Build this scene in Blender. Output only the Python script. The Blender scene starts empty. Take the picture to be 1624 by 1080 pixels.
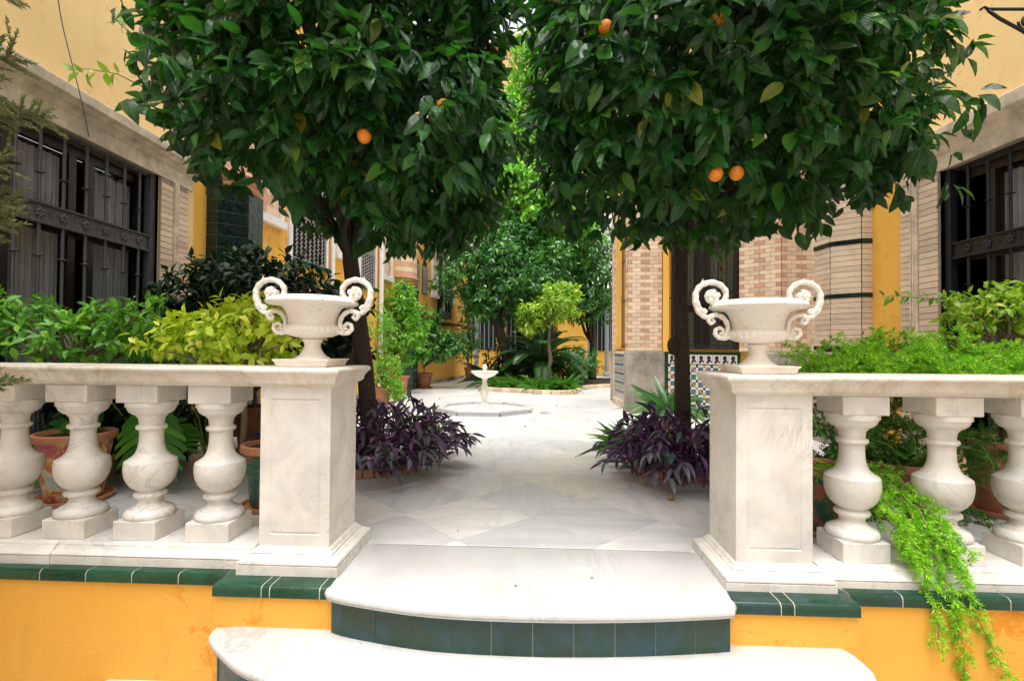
import bpy, math, random
import numpy as np
from mathutils import Vector, Matrix
rnd = random.Random(7)
R = np.random.RandomState(11)
PI = math.pi
scene = bpy.context.scene
COL = scene.collection

# ------------------------------------------------------------------ camera, sky, sun, exposure
cam_data = bpy.data.cameras.new('camera')
cam_data.lens = 17.51; cam_data.sensor_width = 36.0; cam_data.sensor_fit = 'HORIZONTAL'
cam_data.clip_start = 0.05; cam_data.clip_end = 400
cam = bpy.data.objects.new('camera', cam_data); COL.objects.link(cam)
cam.matrix_world = Matrix.Translation((0, 0, .96)) @ Matrix.Rotation(PI/2 + .0159, 4, 'X') @ Matrix.Rotation(.0077, 4, 'Z')
scene.camera = cam

world = bpy.data.worlds.new('World'); scene.world = world; world.use_nodes = True
wn = world.node_tree; wn.nodes.clear()
w_out = wn.nodes.new('ShaderNodeOutputWorld'); w_bg = wn.nodes.new('ShaderNodeBackground')
w_sky = wn.nodes.new('ShaderNodeTexSky'); w_sky.sky_type = 'NISHITA'; w_sky.sun_disc = False
SUN_EL, SUN_AZ = math.radians(79), math.radians(190)      # veiled sun almost overhead
w_sky.sun_elevation = SUN_EL; w_sky.sun_rotation = SUN_AZ
w_sky.air_density = 1.0; w_sky.dust_density = 4.0; w_sky.ozone_density = 1.0
w_hs = wn.nodes.new('ShaderNodeHueSaturation'); w_hs.inputs['Saturation'].default_value = .12
wn.links.new(w_sky.outputs[0], w_hs.inputs['Color']); wn.links.new(w_hs.outputs[0], w_bg.inputs[0])
w_bg.inputs[1].default_value = .15
wn.links.new(w_bg.outputs[0], w_out.inputs[0])
sun_d = bpy.data.lights.new('sun', 'SUN'); sun_d.energy = 1.4; sun_d.angle = math.radians(50); sun_d.color = (1, .96, .9)
sun = bpy.data.objects.new('sun', sun_d); COL.objects.link(sun)
sv = Vector((math.sin(SUN_AZ)*math.cos(SUN_EL), math.cos(SUN_AZ)*math.cos(SUN_EL), math.sin(SUN_EL)))
sun.rotation_euler = sv.to_track_quat('Z', 'Y').to_euler(); sun.location = (0, -5, 12)
scene.view_settings.view_transform = 'Standard'; scene.view_settings.look = 'None'
scene.view_settings.gamma = 1; scene.view_settings.use_curve_mapping = False
scene.view_settings.exposure = 1.30
scene.render.engine = 'CYCLES'
scene.cycles.max_bounces = 8; scene.cycles.diffuse_bounces = 5; scene.cycles.glossy_bounces = 3
scene.cycles.transmission_bounces = 4; scene.cycles.transparent_max_bounces = 4
scene.cycles.use_denoising = True

# ------------------------------------------------------------------ material helpers
class NT:
    def __init__(s, name):
        s.m = bpy.data.materials.new(name); s.m.use_nodes = True
        s.t = s.m.node_tree; s.t.nodes.clear()
        s.out = s.n('OutputMaterial'); s.b = s.n('BsdfPrincipled'); s.l(s.b.outputs[0], s.out.inputs[0])
    def n(s, t, **k):
        o = s.t.nodes.new('ShaderNode'+t)
        for a, v in k.items(): setattr(o, a, v)
        return o
    def l(s, a, b): s.t.links.new(a, b)
    def pos(s, scale=(1, 1, 1), rot=(0, 0, 0), src='Object', jitter=False):
        tc = s.n('TexCoord'); mp = s.n('Mapping'); mp.inputs['Scale'].default_value = scale; mp.inputs['Rotation'].default_value = rot
        if src == 'World':
            g = s.n('NewGeometry'); o = g.outputs['Position']
        else: o = tc.outputs[src]
        if jitter:
            oi = s.n('ObjectInfo'); cm = s.n('CombineXYZ'); mu = s.n('Math', operation='MULTIPLY'); mu.inputs[1].default_value = 57.
            s.l(oi.outputs['Random'], mu.inputs[0])
            for i in range(3): s.l(mu.outputs[0], cm.inputs[i])
            ad = s.n('VectorMath', operation='ADD'); s.l(o, ad.inputs[0]); s.l(cm.outputs[0], ad.inputs[1]); o = ad.outputs[0]
        s.l(o, mp.inputs[0]); return mp.outputs[0]
    def noise(s, vec, scale, detail=4, rough=.6, dist=0.):
        o = s.n('TexNoise'); o.inputs['Scale'].default_value = scale; o.inputs['Detail'].default_value = detail
        o.inputs['Roughness'].default_value = rough; o.inputs['Distortion'].default_value = dist
        s.l(vec, o.inputs['Vector']); return o.outputs[0]
    def ramp(s, fac, stops):
        r = s.n('ValToRGB'); e = r.color_ramp.elements
        while len(e) < len(stops): e.new(.5)
        for i, (p, c) in enumerate(stops):
            e[i].position = p
            if not hasattr(c, '__len__'): c = (c, c, c)
            e[i].color = (*c, 1)
        s.l(fac, r.inputs[0]); return r.outputs[0]
    def mix(s, fac, a, b, mode='MIX'):
        m = s.n('Mix', data_type='RGBA', blend_type=mode)
        for v, i in ((fac, 0), (a, 6), (b, 7)):
            if hasattr(v, 'is_output') or hasattr(v, 'links'): s.l(v, m.inputs[i])
            else: m.inputs[i].default_value = v if i == 0 else (*v, 1)
        return m.outputs[2]
    def color(s, c):
        if hasattr(c, 'links'): s.l(c, s.b.inputs['Base Color'])
        else: s.b.inputs['Base Color'].default_value = (*c, 1)
    def set(s, **k):
        for a, v in k.items():
            i = s.b.inputs[a.replace('_', ' ')]
            if hasattr(v, 'links'): s.l(v, i)
            else: i.default_value = v
    def bump(s, h, strength=.3, dist=.01):
        b = s.n('Bump'); b.inputs['Strength'].default_value = strength; b.inputs['Distance'].default_value = dist
        s.l(h, b.inputs['Height']); s.l(b.outputs[0], s.b.inputs['Normal']); return b

M = {}
def marble(name, base, vein, stain, scale=3., amt=.5, stain_amt=.5, rough=.42, stretch=(1, 1, 1), src='Object'):
    t = NT(name); p = t.pos(stretch, (.3, .2, .9), src, jitter=True)
    soft = t.noise(p, scale, 6, .6, .6)
    cloud = t.ramp(soft, [(.3, vein), (.62, base)])
    d = t.mix(amt, base, cloud)
    v = t.noise(p, scale*1.3, 7, .62, 1.6)
    line = t.ramp(v, [(.470, 0.), (.5, 1.), (.530, 0.)])
    lm = t.mix(1., line, t.ramp(t.noise(p, scale*.7, 2), [(.45, 0.), (.65, .75)]), 'MULTIPLY')
    d = t.mix(lm, d, tuple(x*.78 for x in vein))
    q = t.pos((1, 1, .75), (0, 0, 0), src, jitter=True)
    st = t.ramp(t.noise(q, scale*2.2, 7, .75), [(.46, 0.), (.72, stain_amt)])
    d = t.mix(st, d, stain)
    grime = t.ramp(t.noise(q, scale*14, 4, .7), [(.62, 0.), (.75, .35*stain_amt)])
    d = t.mix(grime, d, tuple(x*.45 for x in stain))
    t.color(d); t.set(Roughness=rough)
    t.bump(t.noise(q, 60, 5, .7), .12, .004)
    M[name] = t.m; return t
marble('marble_aged', (.74, .72, .685), (.47, .47, .47), (.55, .47, .38), 4, .8, .45, .5)
marble('marble_rail', (.74, .70, .635), (.50, .47, .42), (.47, .34, .22), 3.2, .7, .85, .5)
marble('marble_step', (.54, .542, .54), (.37, .38, .40), (.42, .38, .31), 1.4, .5, .4, .3, (1.7, .5, 1))
marble('marble_fountain', (.82, .80, .76), (.68, .66, .62), (.62, .44, .27), 5, .4, .5, .45)
def slab_mat():
    t = NT('marble_slab'); oi = t.n('ObjectInfo')
    p = t.pos((1.2, 7, 1), (0, 0, .25), 'Object', jitter=True)
    n1 = t.noise(p, 1.6, 6, .6, .5)
    c = t.ramp(n1, [(.32, (.54, .55, .56)), (.5, (.64, .645, .64)), (.66, (.71, .705, .69))])
    tone = t.ramp(oi.outputs['Random'], [(0., (.80, .81, .83)), (.35, (.93, .93, .935)), (.65, (1, .985, .955)), (1., (.97, .93, .87))])
    c = t.mix(1., c, tone, 'MULTIPLY')
    p2 = t.pos((1, 1, 1), (0, 0, .8), 'Object', jitter=True)
    v = t.noise(p2, 2.4, 8, .65, 1.4)
    line = t.ramp(v, [(.485, 0.), (.5, .5), (.515, 0.)])
    c = t.mix(line, c, (.42, .43, .45))
    sp = t.ramp(t.noise(t.pos((1, 1, 1), src='World'), 40, 3, .7), [(.68, 0.), (.78, .35)])
    c = t.mix(sp, c, (.55, .47, .36))
    t.color(c); t.set(Roughness=.3); t.bump(t.noise(p2, 30, 3), .05, .003); M['slab'] = t.m
slab_mat()
def plaster(name, base, dark, pale, src='World'):
    t = NT(name); p = t.pos((1, 1, 1), src=src)
    c = t.mix(t.ramp(t.noise(p, 1.4, 5, .65), [(.35, 0.), (.75, .55)]), base, pale)
    patch = t.ramp(t.noise(p, 7, 7, .7, .8), [(.54, 0.), (.60, .9)])
    reg = t.ramp(t.noise(p, 1.6, 3), [(.46, 0.), (.56, 1.)])
    c = t.mix(t.mix(1., patch, reg, 'MULTIPLY'), c, dark)
    st = t.ramp(t.noise(t.pos((3, 3, .5), src=src), 2.5, 5, .7), [(.5, 0.), (.85, .4)])
    c = t.mix(st, c, tuple(x*.72 for x in base))
    t.color(c); t.set(Roughness=.85)
    a = t.n('Math', operation='ADD'); t.l(t.noise(p, 9, 6, .6), a.inputs[0]); t.l(t.noise(p, 70, 3, .6), a.inputs[1])
    t.bump(a.outputs[0], .35, .006); M[name] = t.m
plaster('plaster_front', (.78, .38, .045), (.70, .25, .012), (.80, .44, .10))
plaster('plaster_ochre', (.76, .41, .055), (.66, .31, .03), (.80, .48, .11))
plaster('plaster_pale', (.87, .61, .27), (.80, .52, .19), (.89, .67, .35))
plaster('plaster_peach', (.80, .42, .20), (.7, .35, .15), (.82, .5, .3))
plaster('plaster_white', (.74, .73, .71), (.6, .6, .6), (.78, .77, .76))
def glazed(name, a, b, c3, rough=.16):
    t = NT(name); p = t.pos((1, 1, 1), src='World'); j = t.pos((1, 1, 1), src='Object', jitter=True)
    c = t.ramp(t.noise(j, 7, 5, .6, .5), [(.3, a), (.5, b), (.72, c3)])
    oi = t.n('ObjectInfo'); c = t.mix(1., c, t.ramp(oi.outputs['Random'], [(0., .72), (1., 1.15)]), 'MULTIPLY')
    sp = t.ramp(t.noise(p, 90, 3, .7), [(.70, 0.), (.78, .6)]); c = t.mix(sp, c, (.4, .42, .36))
    t.color(c); t.set(Roughness=t.ramp(t.noise(p, 20, 4), [(.3, rough*.8), (.7, rough*2)])); t.bump(t.noise(p, 14, 3), .08, .004); M[name] = t.m
glazed('tile_green', (.006, .040, .020), (.008, .058, .030), (.014, .072, .042))
glazed('tile_dark', (.003, .011, .009), (.004, .016, .012), (.006, .022, .016), .2)
glazed('tile_riser', (.024, .040, .016), (.012, .042, .030), (.018, .062, .085), .22)
glazed('tile_cap_dark', (.006, .042, .022), (.010, .050, .034), (.025, .055, .085))
def simple(name, c, rough=.6, metal=0., nscale=20, var=.3, bump=.2, src='Object', dist=.004, jitter=True):
    t = NT(name); p = t.pos((1, 1, 1), src=src, jitter=jitter)
    n = t.noise(p, nscale, 5, .65)
    k = t.ramp(n, [(.3, 1-var), (.7, 1+var*.35)])
    t.color(t.mix(1., c, k, 'MULTIPLY')); t.set(Roughness=rough, Metallic=metal)
    if bump: t.bump(n, bump, dist)
    M[name] = t.m; return t
def brickmat(name, c):
    t = NT(name); oi = t.n('ObjectInfo'); p = t.pos((1, 1, 1), src='World')
    k = t.ramp(oi.outputs['Random'], [(0., .8), (.5, .97), (1., 1.12)])
    c2 = t.mix(1., c, k, 'MULTIPLY')
    c2 = t.mix(t.ramp(t.noise(p, 6, 6, .7), [(.45, 0.), (.8, .55)]), c2, (c[0]*.55, c[1]*.5, c[2]*.45))
    sp = t.ramp(t.noise(p, 55, 3, .7), [(.66, 0.), (.76, .5)]); c2 = t.mix(sp, c2, (c[0]*.4, c[1]*.36, c[2]*.33))
    t.color(c2); t.set(Roughness=.85); t.bump(t.noise(p, 60, 5, .7), .35, .004); M[name] = t.m
brickmat('brick_cream', (.74, .57, .41)); brickmat('brick_pink', (.62, .36, .24)); brickmat('brick_tan', (.66, .52, .38))
brickmat('brick_terra', (.48, .24, .14))
simple('mortar', (.34, .27, .2), .95, 0, 40, .3, .3, 'World')
simple('mortar_cream', (.38, .29, .21), .95, 0, 40, .2, .2, 'World')
simple('joint_grey', (.24, .225, .20), .95, 0, 40, .2, .2, 'World')
simple('grout', (.62, .58, .48), .9, 0, 40, .2, .2, 'World')
simple('stone_mould', (.74, .61, .46), .8, 0, 7, .45, .3, 'World')
simple('iron_grey', (.105, .105, .11), .5, .3, 40, .35, .25)
simple('iron_black', (.02, .021, .023), .42, .3, 40, .35, .25)
simple('wood_dark', (.014, .009, .007), .4, 0, 12, .4, .1)
simple('curtain', (.42, .43, .46), .9, 0, 5, .15, 0)
simple('bark', (.055, .040, .030), .9, 0, 30, .5, .8, 'World', .012)
simple('bark_pale', (.20, .15, .11), .9, 0, 40, .4, .5, 'World')
simple('terracotta', (.52, .22, .12), .8, 0, 9, .3, .2)
simple('terracotta_dark', (.28, .10, .055), .8, 0, 9, .3, .2)
simple('soil', (.035, .024, .016), 1., 0, 60, .5, .8, 'World', .02)
simple('white_paint', (.78, .77, .76), .5, 0, 12, .12, .1, 'World')
simple('grey_paint', (.23, .25, .28), .45, 0, 12, .2, .1, 'World')
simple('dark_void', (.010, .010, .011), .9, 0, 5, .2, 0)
simple('stone_small', (.30, .22, .13), .9, 0, 30, .5, .6)
simple('ground_stone', (.30, .28, .25), .9, 0, 5, .4, .4, 'World')
simple('mosaic_grey', (.40, .42, .42), .3, 0, 30, .3, .1, 'World')
def concrete():
    t = NT('concrete'); p = t.pos((1, 1, 1), src='World'); q = t.pos((1, 1, .4), src='World')
    c = t.ramp(t.noise(p, 3, 7, .68), [(.3, (.16, .14, .12)), (.5, (.34, .30, .25)), (.7, (.44, .40, .34))])
    c = t.mix(t.ramp(t.noise(q, 2.2, 6, .7), [(.45, 0.), (.65, .8)]), c, (.10, .09, .08))
    t.color(c); t.set(Roughness=.92); t.bump(t.noise(p, 22, 7, .7), .6, .01); M['concrete'] = t.m
concrete()
def urnmat():
    t = NT('urn_paint'); p = t.pos((1, 1, 1), src='Object')
    c = t.mix(t.ramp(t.noise(p, 6, 6, .7), [(.48, 0.), (.8, .5)]), (.80, .77, .72), (.66, .52, .40))
    sp = t.ramp(t.noise(p, 38, 5, .7), [(.60, 0.), (.70, .75)]); c = t.mix(sp, c, (.50, .22, .10))
    t.color(c); t.set(Roughness=.42); t.bump(t.noise(p, 45, 5, .6), .25, .003); M['urn'] = t.m
urnmat()
def glass():
    t = NT('window_glass'); t.color((.02, .02, .025)); t.set(Roughness=.06, Alpha=.08); t.b.inputs['Specular IOR Level'].default_value = .8
    M['glass'] = t.m
glass()
def painted():
    t = NT('painted_pot'); p = t.pos((1, 1, 1), src='Object', jitter=True)
    v = t.n('TexVoronoi'); v.inputs['Scale'].default_value = 9; t.l(p, v.inputs['Vector'])
    sep = t.n('SeparateColor'); t.l(v.outputs['Color'], sep.inputs[0])
    c = t.ramp(t.noise(p, 7, 5, .7, 1.5), [(.3, (.08, .32, .36)), (.42, (.62, .60, .55)), (.48, (.70, .42, .04)), (.55, (.52, .10, .16)), (.68, (.55, .22, .28))])
    c = t.mix(t.ramp(t.noise(p, 40, 3, .7), [(.6, 0.), (.66, 1.)]), c, (.12, .03, .03))
    t.color(c); t.set(Roughness=.5); t.bump(t.noise(p, 60, 3), .2, .004); M['painted'] = t.m
    t = NT('painted_pot_green'); p = t.pos((1, 1, 1), src='Object', jitter=True)
    c = t.ramp(t.noise(p, 6, 5, .7, 1.), [(.36, (.02, .09, .07)), (.5, (.05, .16, .11)), (.56, (.42, .16, .09)), (.7, (.40, .07, .13))])
    t.color(c); t.set(Roughness=.5); M['painted_green'] = t.m
painted()
def leafmat(name, stops, back=None, rough=.33, trans=.25, tcol=(.2, .5, .05), veins=0., vcol=None, spec=.5):
    t = NT(name); g = t.n('NewGeometry'); oi = t.n('ObjectInfo')
    ad = t.n('Math', operation='ADD'); t.l(g.outputs['Random Per Island'], ad.inputs[0]); t.l(oi.outputs['Random'], ad.inputs[1])
    fr = t.n('Math', operation='FRACT'); t.l(ad.outputs[0], fr.inputs[0])
    c = t.ramp(fr.outputs[0], stops)
    uv = t.n('UVMap'); sp = t.n('SeparateXYZ'); t.l(uv.outputs[0], sp.inputs[0])
    ab = t.n('Math', operation='SUBTRACT'); t.l(sp.outputs[0], ab.inputs[0]); ab.inputs[1].default_value = .5
    a2 = t.n('Math', operation='ABSOLUTE'); t.l(ab.outputs[0], a2.inputs[0])
    if vcol:
        mid = t.ramp(a2.outputs[0], [(.02, .75), (.055, 0.)]); c = t.mix(mid, c, vcol)
    if back: c = t.mix(g.outputs['Backfacing'], c, back)
    t.color(c); t.set(Roughness=rough); t.b.inputs['Specular IOR Level'].default_value = spec
    if veins:
        m1 = t.n('Math', operation='MULTIPLY_ADD'); m1.inputs[1].default_value = -1.3; t.l(a2.outputs[0], m1.inputs[0]); t.l(sp.outputs[1], m1.inputs[2])
        m2 = t.n('Math', operation='MULTIPLY'); m2.inputs[1].default_value = 50.; t.l(m1.outputs[0], m2.inputs[0])
        m3 = t.n('Math', operation='SINE'); t.l(m2.outputs[0], m3.inputs[0])
        t.bump(m3.outputs[0], veins, .0025)
    tr = t.n('BsdfTranslucent'); tr.inputs[0].default_value = (*tcol, 1)
    mx = t.n('MixShader'); mx.inputs[0].default_value = trans; t.l(t.b.outputs[0], mx.inputs[1]); t.l(tr.outputs[0], mx.inputs[2]); t.l(mx.outputs[0], t.out.inputs[0])
    M[name] = t.m
leafmat('leaf_orange', [(0, (.006, .045, .009)), (.35, (.013, .088, .017)), (.75, (.026, .14, .028)), (.93, (.055, .21, .03)), (.985, (.12, .30, .03)), (1, (.30, .28, .03))], (.025, .09, .025), .22, .18, (.07, .34, .02), .7, (.07, .21, .05), .85)
leafmat('leaf_far', [(0, (.02, .095, .025)), (.6, (.045, .18, .04)), (1, (.13, .34, .04))], None, .32, .25, (.1, .4, .03), 0)
leafmat('leaf_far_bright', [(0, (.06, .22, .02)), (.6, (.16, .42, .03)), (1, (.38, .62, .05))], None, .38, .35, (.2, .6, .03), 0)
leafmat('leaf_green', [(0, (.04, .16, .02)), (.5, (.10, .32, .03)), (1, (.26, .52, .05))], None, .4, .3, (.18, .55, .03), .15, (.12, .3, .05))
leafmat('leaf_lime', [(0, (.30, .55, .03)), (.4, (.58, .76, .05)), (.9, (.82, .90, .10)), (1, (.88, .80, .22))], None, .45, .38, (.6, .75, .03), .15)
leafmat('leaf_yellow_green', [(0, (.10, .27, .02)), (.6, (.26, .42, .03)), (1, (.45, .55, .05))], None, .45, .35, (.4, .7, .03), .1)
leafmat('leaf_dark', [(0, (.006, .022, .008)), (.7, (.010, .034, .012)), (1, (.02, .055, .018))], None, .5, .08, (.03, .12, .02), .1, None, .25)
leafmat('leaf_purple', [(0, (.035, .022, .045)), (.3, (.075, .060, .10)), (.7, (.10, .115, .13)), (.9, (.09, .14, .12)), (.94, (.22, .07, .23)), (1, (.26, .10, .26))], (.09, .04, .10), .38, .1, (.2, .05, .2), 0)
leafmat('leaf_strap', [(0, (.03, .12, .015)), (.6, (.055, .21, .02)), (1, (.13, .32, .04))], None, .4, .25, (.15, .45, .03), 0)
leafmat('leaf_striped', [(0, (.04, .15, .04)), (.6, (.10, .24, .09)), (1, (.34, .46, .28))], None, .4, .2, (.15, .45, .1), 0, (.03, .12, .03))
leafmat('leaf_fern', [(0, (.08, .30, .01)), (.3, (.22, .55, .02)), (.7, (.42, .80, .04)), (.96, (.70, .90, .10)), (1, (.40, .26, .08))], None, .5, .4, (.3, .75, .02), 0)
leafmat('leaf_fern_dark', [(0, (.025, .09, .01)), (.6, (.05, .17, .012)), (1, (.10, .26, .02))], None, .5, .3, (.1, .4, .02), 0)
leafmat('leaf_cycad', [(0, (.010, .05, .014)), (.6, (.022, .10, .022)), (1, (.05, .17, .03))], None, .3, .12, (.05, .25, .02), 0)
leafmat('leaf_monstera', [(0, (.02, .10, .015)), (.6, (.04, .17, .015)), (1, (.08, .25, .02))], None, .32, .25, (.15, .45, .02), .3, (.16, .32, .03))
leafmat('leaf_bluegreen', [(0, (.03, .10, .06)), (1, (.06, .16, .09))], None, .4, .12, (.05, .2, .06), .3, (.08, .2, .1))
leafmat('leaf_juniper', [(0, (.07, .10, .04)), (.6, (.12, .16, .06)), (1, (.24, .24, .09))], None, .7, .25, (.2, .3, .05), 0)
simple('orange_peel', (.80, .25, .015), .45, 0, 60, .15, .3)
simple('petal_pink', (.70, .22, .62), .6, 0, 10, .1, 0)
simple('petal_white', (.8, .8, .76), .6, 0, 10, .1, 0)
simple('petal_yellow', (.85, .58, .02), .6, 0, 10, .1, 0)
simple('stem_green', (.16, .22, .05), .6, 0, 20, .2, 0)
simple('stem_purple', (.13, .05, .12), .6, 0, 20, .2, 0)

# ------------------------------------------------------------------ geometry helpers
class MB:
    def __init__(s): s.v = []; s.f = []; s.uv = []; s.mi = []
    def add(s, v, f, mi=0):
        b = len(s.v); s.v += [tuple(p) for p in v]; s.f += [tuple(i+b for i in q) for q in f]; s.mi += [mi]*len(f); return s
    def box(s, x0, x1, y0, y1, z0, z1, mi=0):
        v = [(x, y, z) for z in (z0, z1) for y in (y0, y1) for x in (x0, x1)]
        return s.add(v, [(0, 2, 3, 1), (4, 5, 7, 6), (0, 1, 5, 4), (2, 6, 7, 3), (0, 4, 6, 2), (1, 3, 7, 5)], mi)
    def cbox(s, x0, x1, y0, y1, z0, z1, c=.003, mi=0):
        xs, ys, zs = (x0, x1), (y0, y1), (z0, z1); v = []; idx = {}
        for i in (0, 1):
            for j in (0, 1):
                for k in (0, 1):
                    for ax in range(3):
                        p = [xs[i], ys[j], zs[k]]; sg = [(c, -c)[i], (c, -c)[j], (c, -c)[k]]
                        for a in range(3):
                            if a != ax: p[a] += sg[a]
                        idx[i, j, k, ax] = len(v); v.append(p)
        f = []; g = idx
        for ax in range(3):
            for sd in (0, 1):
                o = [a for a in range(3) if a != ax]; q = []
                for (a, b) in ((0, 0), (1, 0), (1, 1), (0, 1)):
                    t = [0, 0, 0]; t[ax] = sd; t[o[0]] = a; t[o[1]] = b; q.append(g[t[0], t[1], t[2], ax])
                flip = (sd == 0) != (ax == 1)
                f.append(tuple(q[::-1]) if flip else tuple(q))
        for ax in range(3):                      # edges along ax
            o = [a for a in range(3) if a != ax]
            for a in (0, 1):
                for b in (0, 1):
                    t0 = [0, 0, 0]; t1 = [0, 0, 0]; t1[ax] = 1
                    for t in (t0, t1): t[o[0]] = a; t[o[1]] = b
                    q = [g[(*t0, o[0])], g[(*t1, o[0])], g[(*t1, o[1])], g[(*t0, o[1])]]
                    flip = (a == b) != (ax == 1)
                    f.append(tuple(q[::-1]) if flip else tuple(q))
        for i in (0, 1):
            for j in (0, 1):
                for k in (0, 1):
                    q = [g[i, j, k, 0], g[i, j, k, 1], g[i, j, k, 2]]
                    f.append(tuple(q) if (i+j+k) % 2 else tuple(q[::-1]))
        return s.add(v, f, mi)
    def lathe(s, prof, n=32, c=(0, 0, 0), mi=0, rmod=None, cap=True):
        v = []; f = []
        for (r, z) in prof:
            for k in range(n):
                a = 2*PI*k/n; rr = r*(rmod(a, z) if rmod else 1)
                v.append((c[0]+rr*math.cos(a), c[1]+rr*math.sin(a), c[2]+z))
        m = len(prof)
        for i in range(m-1):
            for k in range(n):
                k2 = (k+1) % n; f.append((i*n+k, i*n+k2, (i+1)*n+k2, (i+1)*n+k))
        if cap:
            f.append(tuple(range(n))[::-1]); f.append(tuple((m-1)*n+k for k in range(n)))
        return s.add(v, f, mi)
    def sqlathe(s, prof, c=(0, 0, 0), mi=0, cap=True, half2=None):
        v = []; f = []
        for p in prof:
            hx, z = p[0], p[-1]; hy = p[1] if len(p) == 3 else p[0]
            v += [(c[0]-hx, c[1]-hy, c[2]+z), (c[0]+hx, c[1]-hy, c[2]+z), (c[0]+hx, c[1]+hy, c[2]+z), (c[0]-hx, c[1]+hy, c[2]+z)]
        m = len(prof)
        for i in range(m-1):
            for k in range(4):
                k2 = (k+1) % 4; f.append((i*4+k, i*4+k2, (i+1)*4+k2, (i+1)*4+k))
        if cap: f.append((3, 2, 1, 0)); f.append(tuple((m-1)*4+k for k in range(4)))
        return s.add(v, f, mi)
    def tube(s, pts, rad, n=7, mi=0, sq=1.):
        pts = [Vector(p) for p in pts]; m = len(pts)
        if not hasattr(rad, '__len__'): rad = [rad]*m
        v = []; f = []; up = None
        for i, p in enumerate(pts):
            d = (pts[min(i+1, m-1)] - pts[max(i-1, 0)])
            if d.length < 1e-9: d = Vector((0, 0, 1))
            d.normalize()
            if up is None:
                up = Vector((0, 1, 0)) if abs(d.y) < .9 else Vector((1, 0, 0))
            x = up.cross(d); x.normalize(); y = d.cross(x); up = y
            for k in range(n):
                a = 2*PI*k/n; v.append(p + x*(math.cos(a)*rad[i]) + y*(math.sin(a)*rad[i]*sq))
        for i in range(m-1):
            for k in range(n):
                k2 = (k+1) % n; f.append((i*n+k, i*n+k2, (i+1)*n+k2, (i+1)*n+k))
        f.append(tuple(range(n))[::-1]); f.append(tuple((m-1)*n+k for k in range(n)))
        return s.add(v, f, mi)
    def sphere(s, c, r, n=10, m=6, mi=0, sc=(1, 1, 1)):
        prof = [(math.sin(PI*(i+.02)/(m+.04))*r, -math.cos(PI*(i+.02)/(m+.04))*r) for i in range(m+1)]
        v0 = len(s.v); s.lathe(prof, n, (0, 0, 0), mi)
        for i in range(v0, len(s.v)):
            p = s.v[i]; s.v[i] = (c[0]+p[0]*sc[0], c[1]+p[1]*sc[1], c[2]+p[2]*sc[2])
        return s
    def outline(s, pts, prof, mi=0):
        """extrude closed CCW outline; prof = [(inset, z)] from the bottom up"""
        n = len(pts); nor = []
        for i in range(n):
            a, b, c = Vector(pts[i-1]), Vector(pts[i]), Vector(pts[(i+1) % n])
            e1 = (b-a).normalized(); e2 = (c-b).normalized()
            n1 = Vector((-e1.y, e1.x)); n2 = Vector((-e2.y, e2.x)); k = n1+n2
            if k.length < 1e-6: k = n1.copy()
            k.normalize(); k = k/max(.35, k.dot(n1)); nor.append(k)
        v = []; f = []
        for (ins, z) in prof:
            for i in range(n): v.append((pts[i][0]+nor[i].x*ins, pts[i][1]+nor[i].y*ins, z))
        m = len(prof)
        for i in range(m-1):
            for k in range(n):
                k2 = (k+1) % n; f.append((i*n+k, i*n+k2, (i+1)*n+k2, (i+1)*n+k))
        f.append(tuple(range(n))[::-1]); f.append(tuple((m-1)*n+k for k in range(n)))
        return s.add(v, f, mi)
    def sweepx(s, prof, x0, x1, mi=0):
        """closed profile of (y, z) swept along x"""
        n = len(prof); v = [(x, y, z) for x in (x0, x1) for (y, z) in prof]
        f = [(k, n+k, n+(k+1) % n, (k+1) % n) for k in range(n)]
        f.append(tuple(range(n))); f.append(tuple(range(n, 2*n))[::-1])
        return s.add(v, f, mi)
    def mesh(s, name, mats, smooth=False):
        me = bpy.data.meshes.new(name); me.from_pydata(s.v, [], s.f)
        for m in (mats if isinstance(mats, (list, tuple)) else [mats]): me.materials.append(M[m])
        if max(s.mi or [0]) > 0: me.polygons.foreach_set('material_index', s.mi)
        if smooth:
            me.polygons.foreach_set('use_smooth', [True]*len(s.f))
            if smooth != 'all': me.set_sharp_from_angle(angle=math.radians(38))
        me.validate(); me.update(); return me

def obj(name, data, mats=None, parent=None, smooth=False, loc=None, rz=None, kind=None, label=None):
    if isinstance(data, MB): data = data.mesh(name, mats, smooth)
    o = bpy.data.objects.new(name, data); COL.objects.link(o)
    if parent is not None: o.parent = parent
    if loc is not None: o.location = loc
    if rz is not None: o.rotation_euler = (0, 0, rz)
    if kind: o['kind'] = kind
    if label: o['label'] = label
    return o
def thing(name, label, cat, loc=(0, 0, 0), rz=0, group=None):
    o = bpy.data.objects.new(name, None); COL.objects.link(o); o.location = loc; o.rotation_euler = (0, 0, rz)
    o.empty_display_size = .1; tag(o, label, cat, group); return o
def tag(o, label, cat, group=None):
    o['label'] = label; o['category'] = cat
    if group: o['group'] = group
    return o
CACHE = {}
def cached(key, fn):
    if key not in CACHE: CACHE[key] = fn()
    return CACHE[key]
def copy_tree(o, parent=None):
    c = o.copy(); COL.objects.link(c); c.parent = parent
    for ch in list(o.children): copy_tree(ch, c)
    return c

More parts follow.
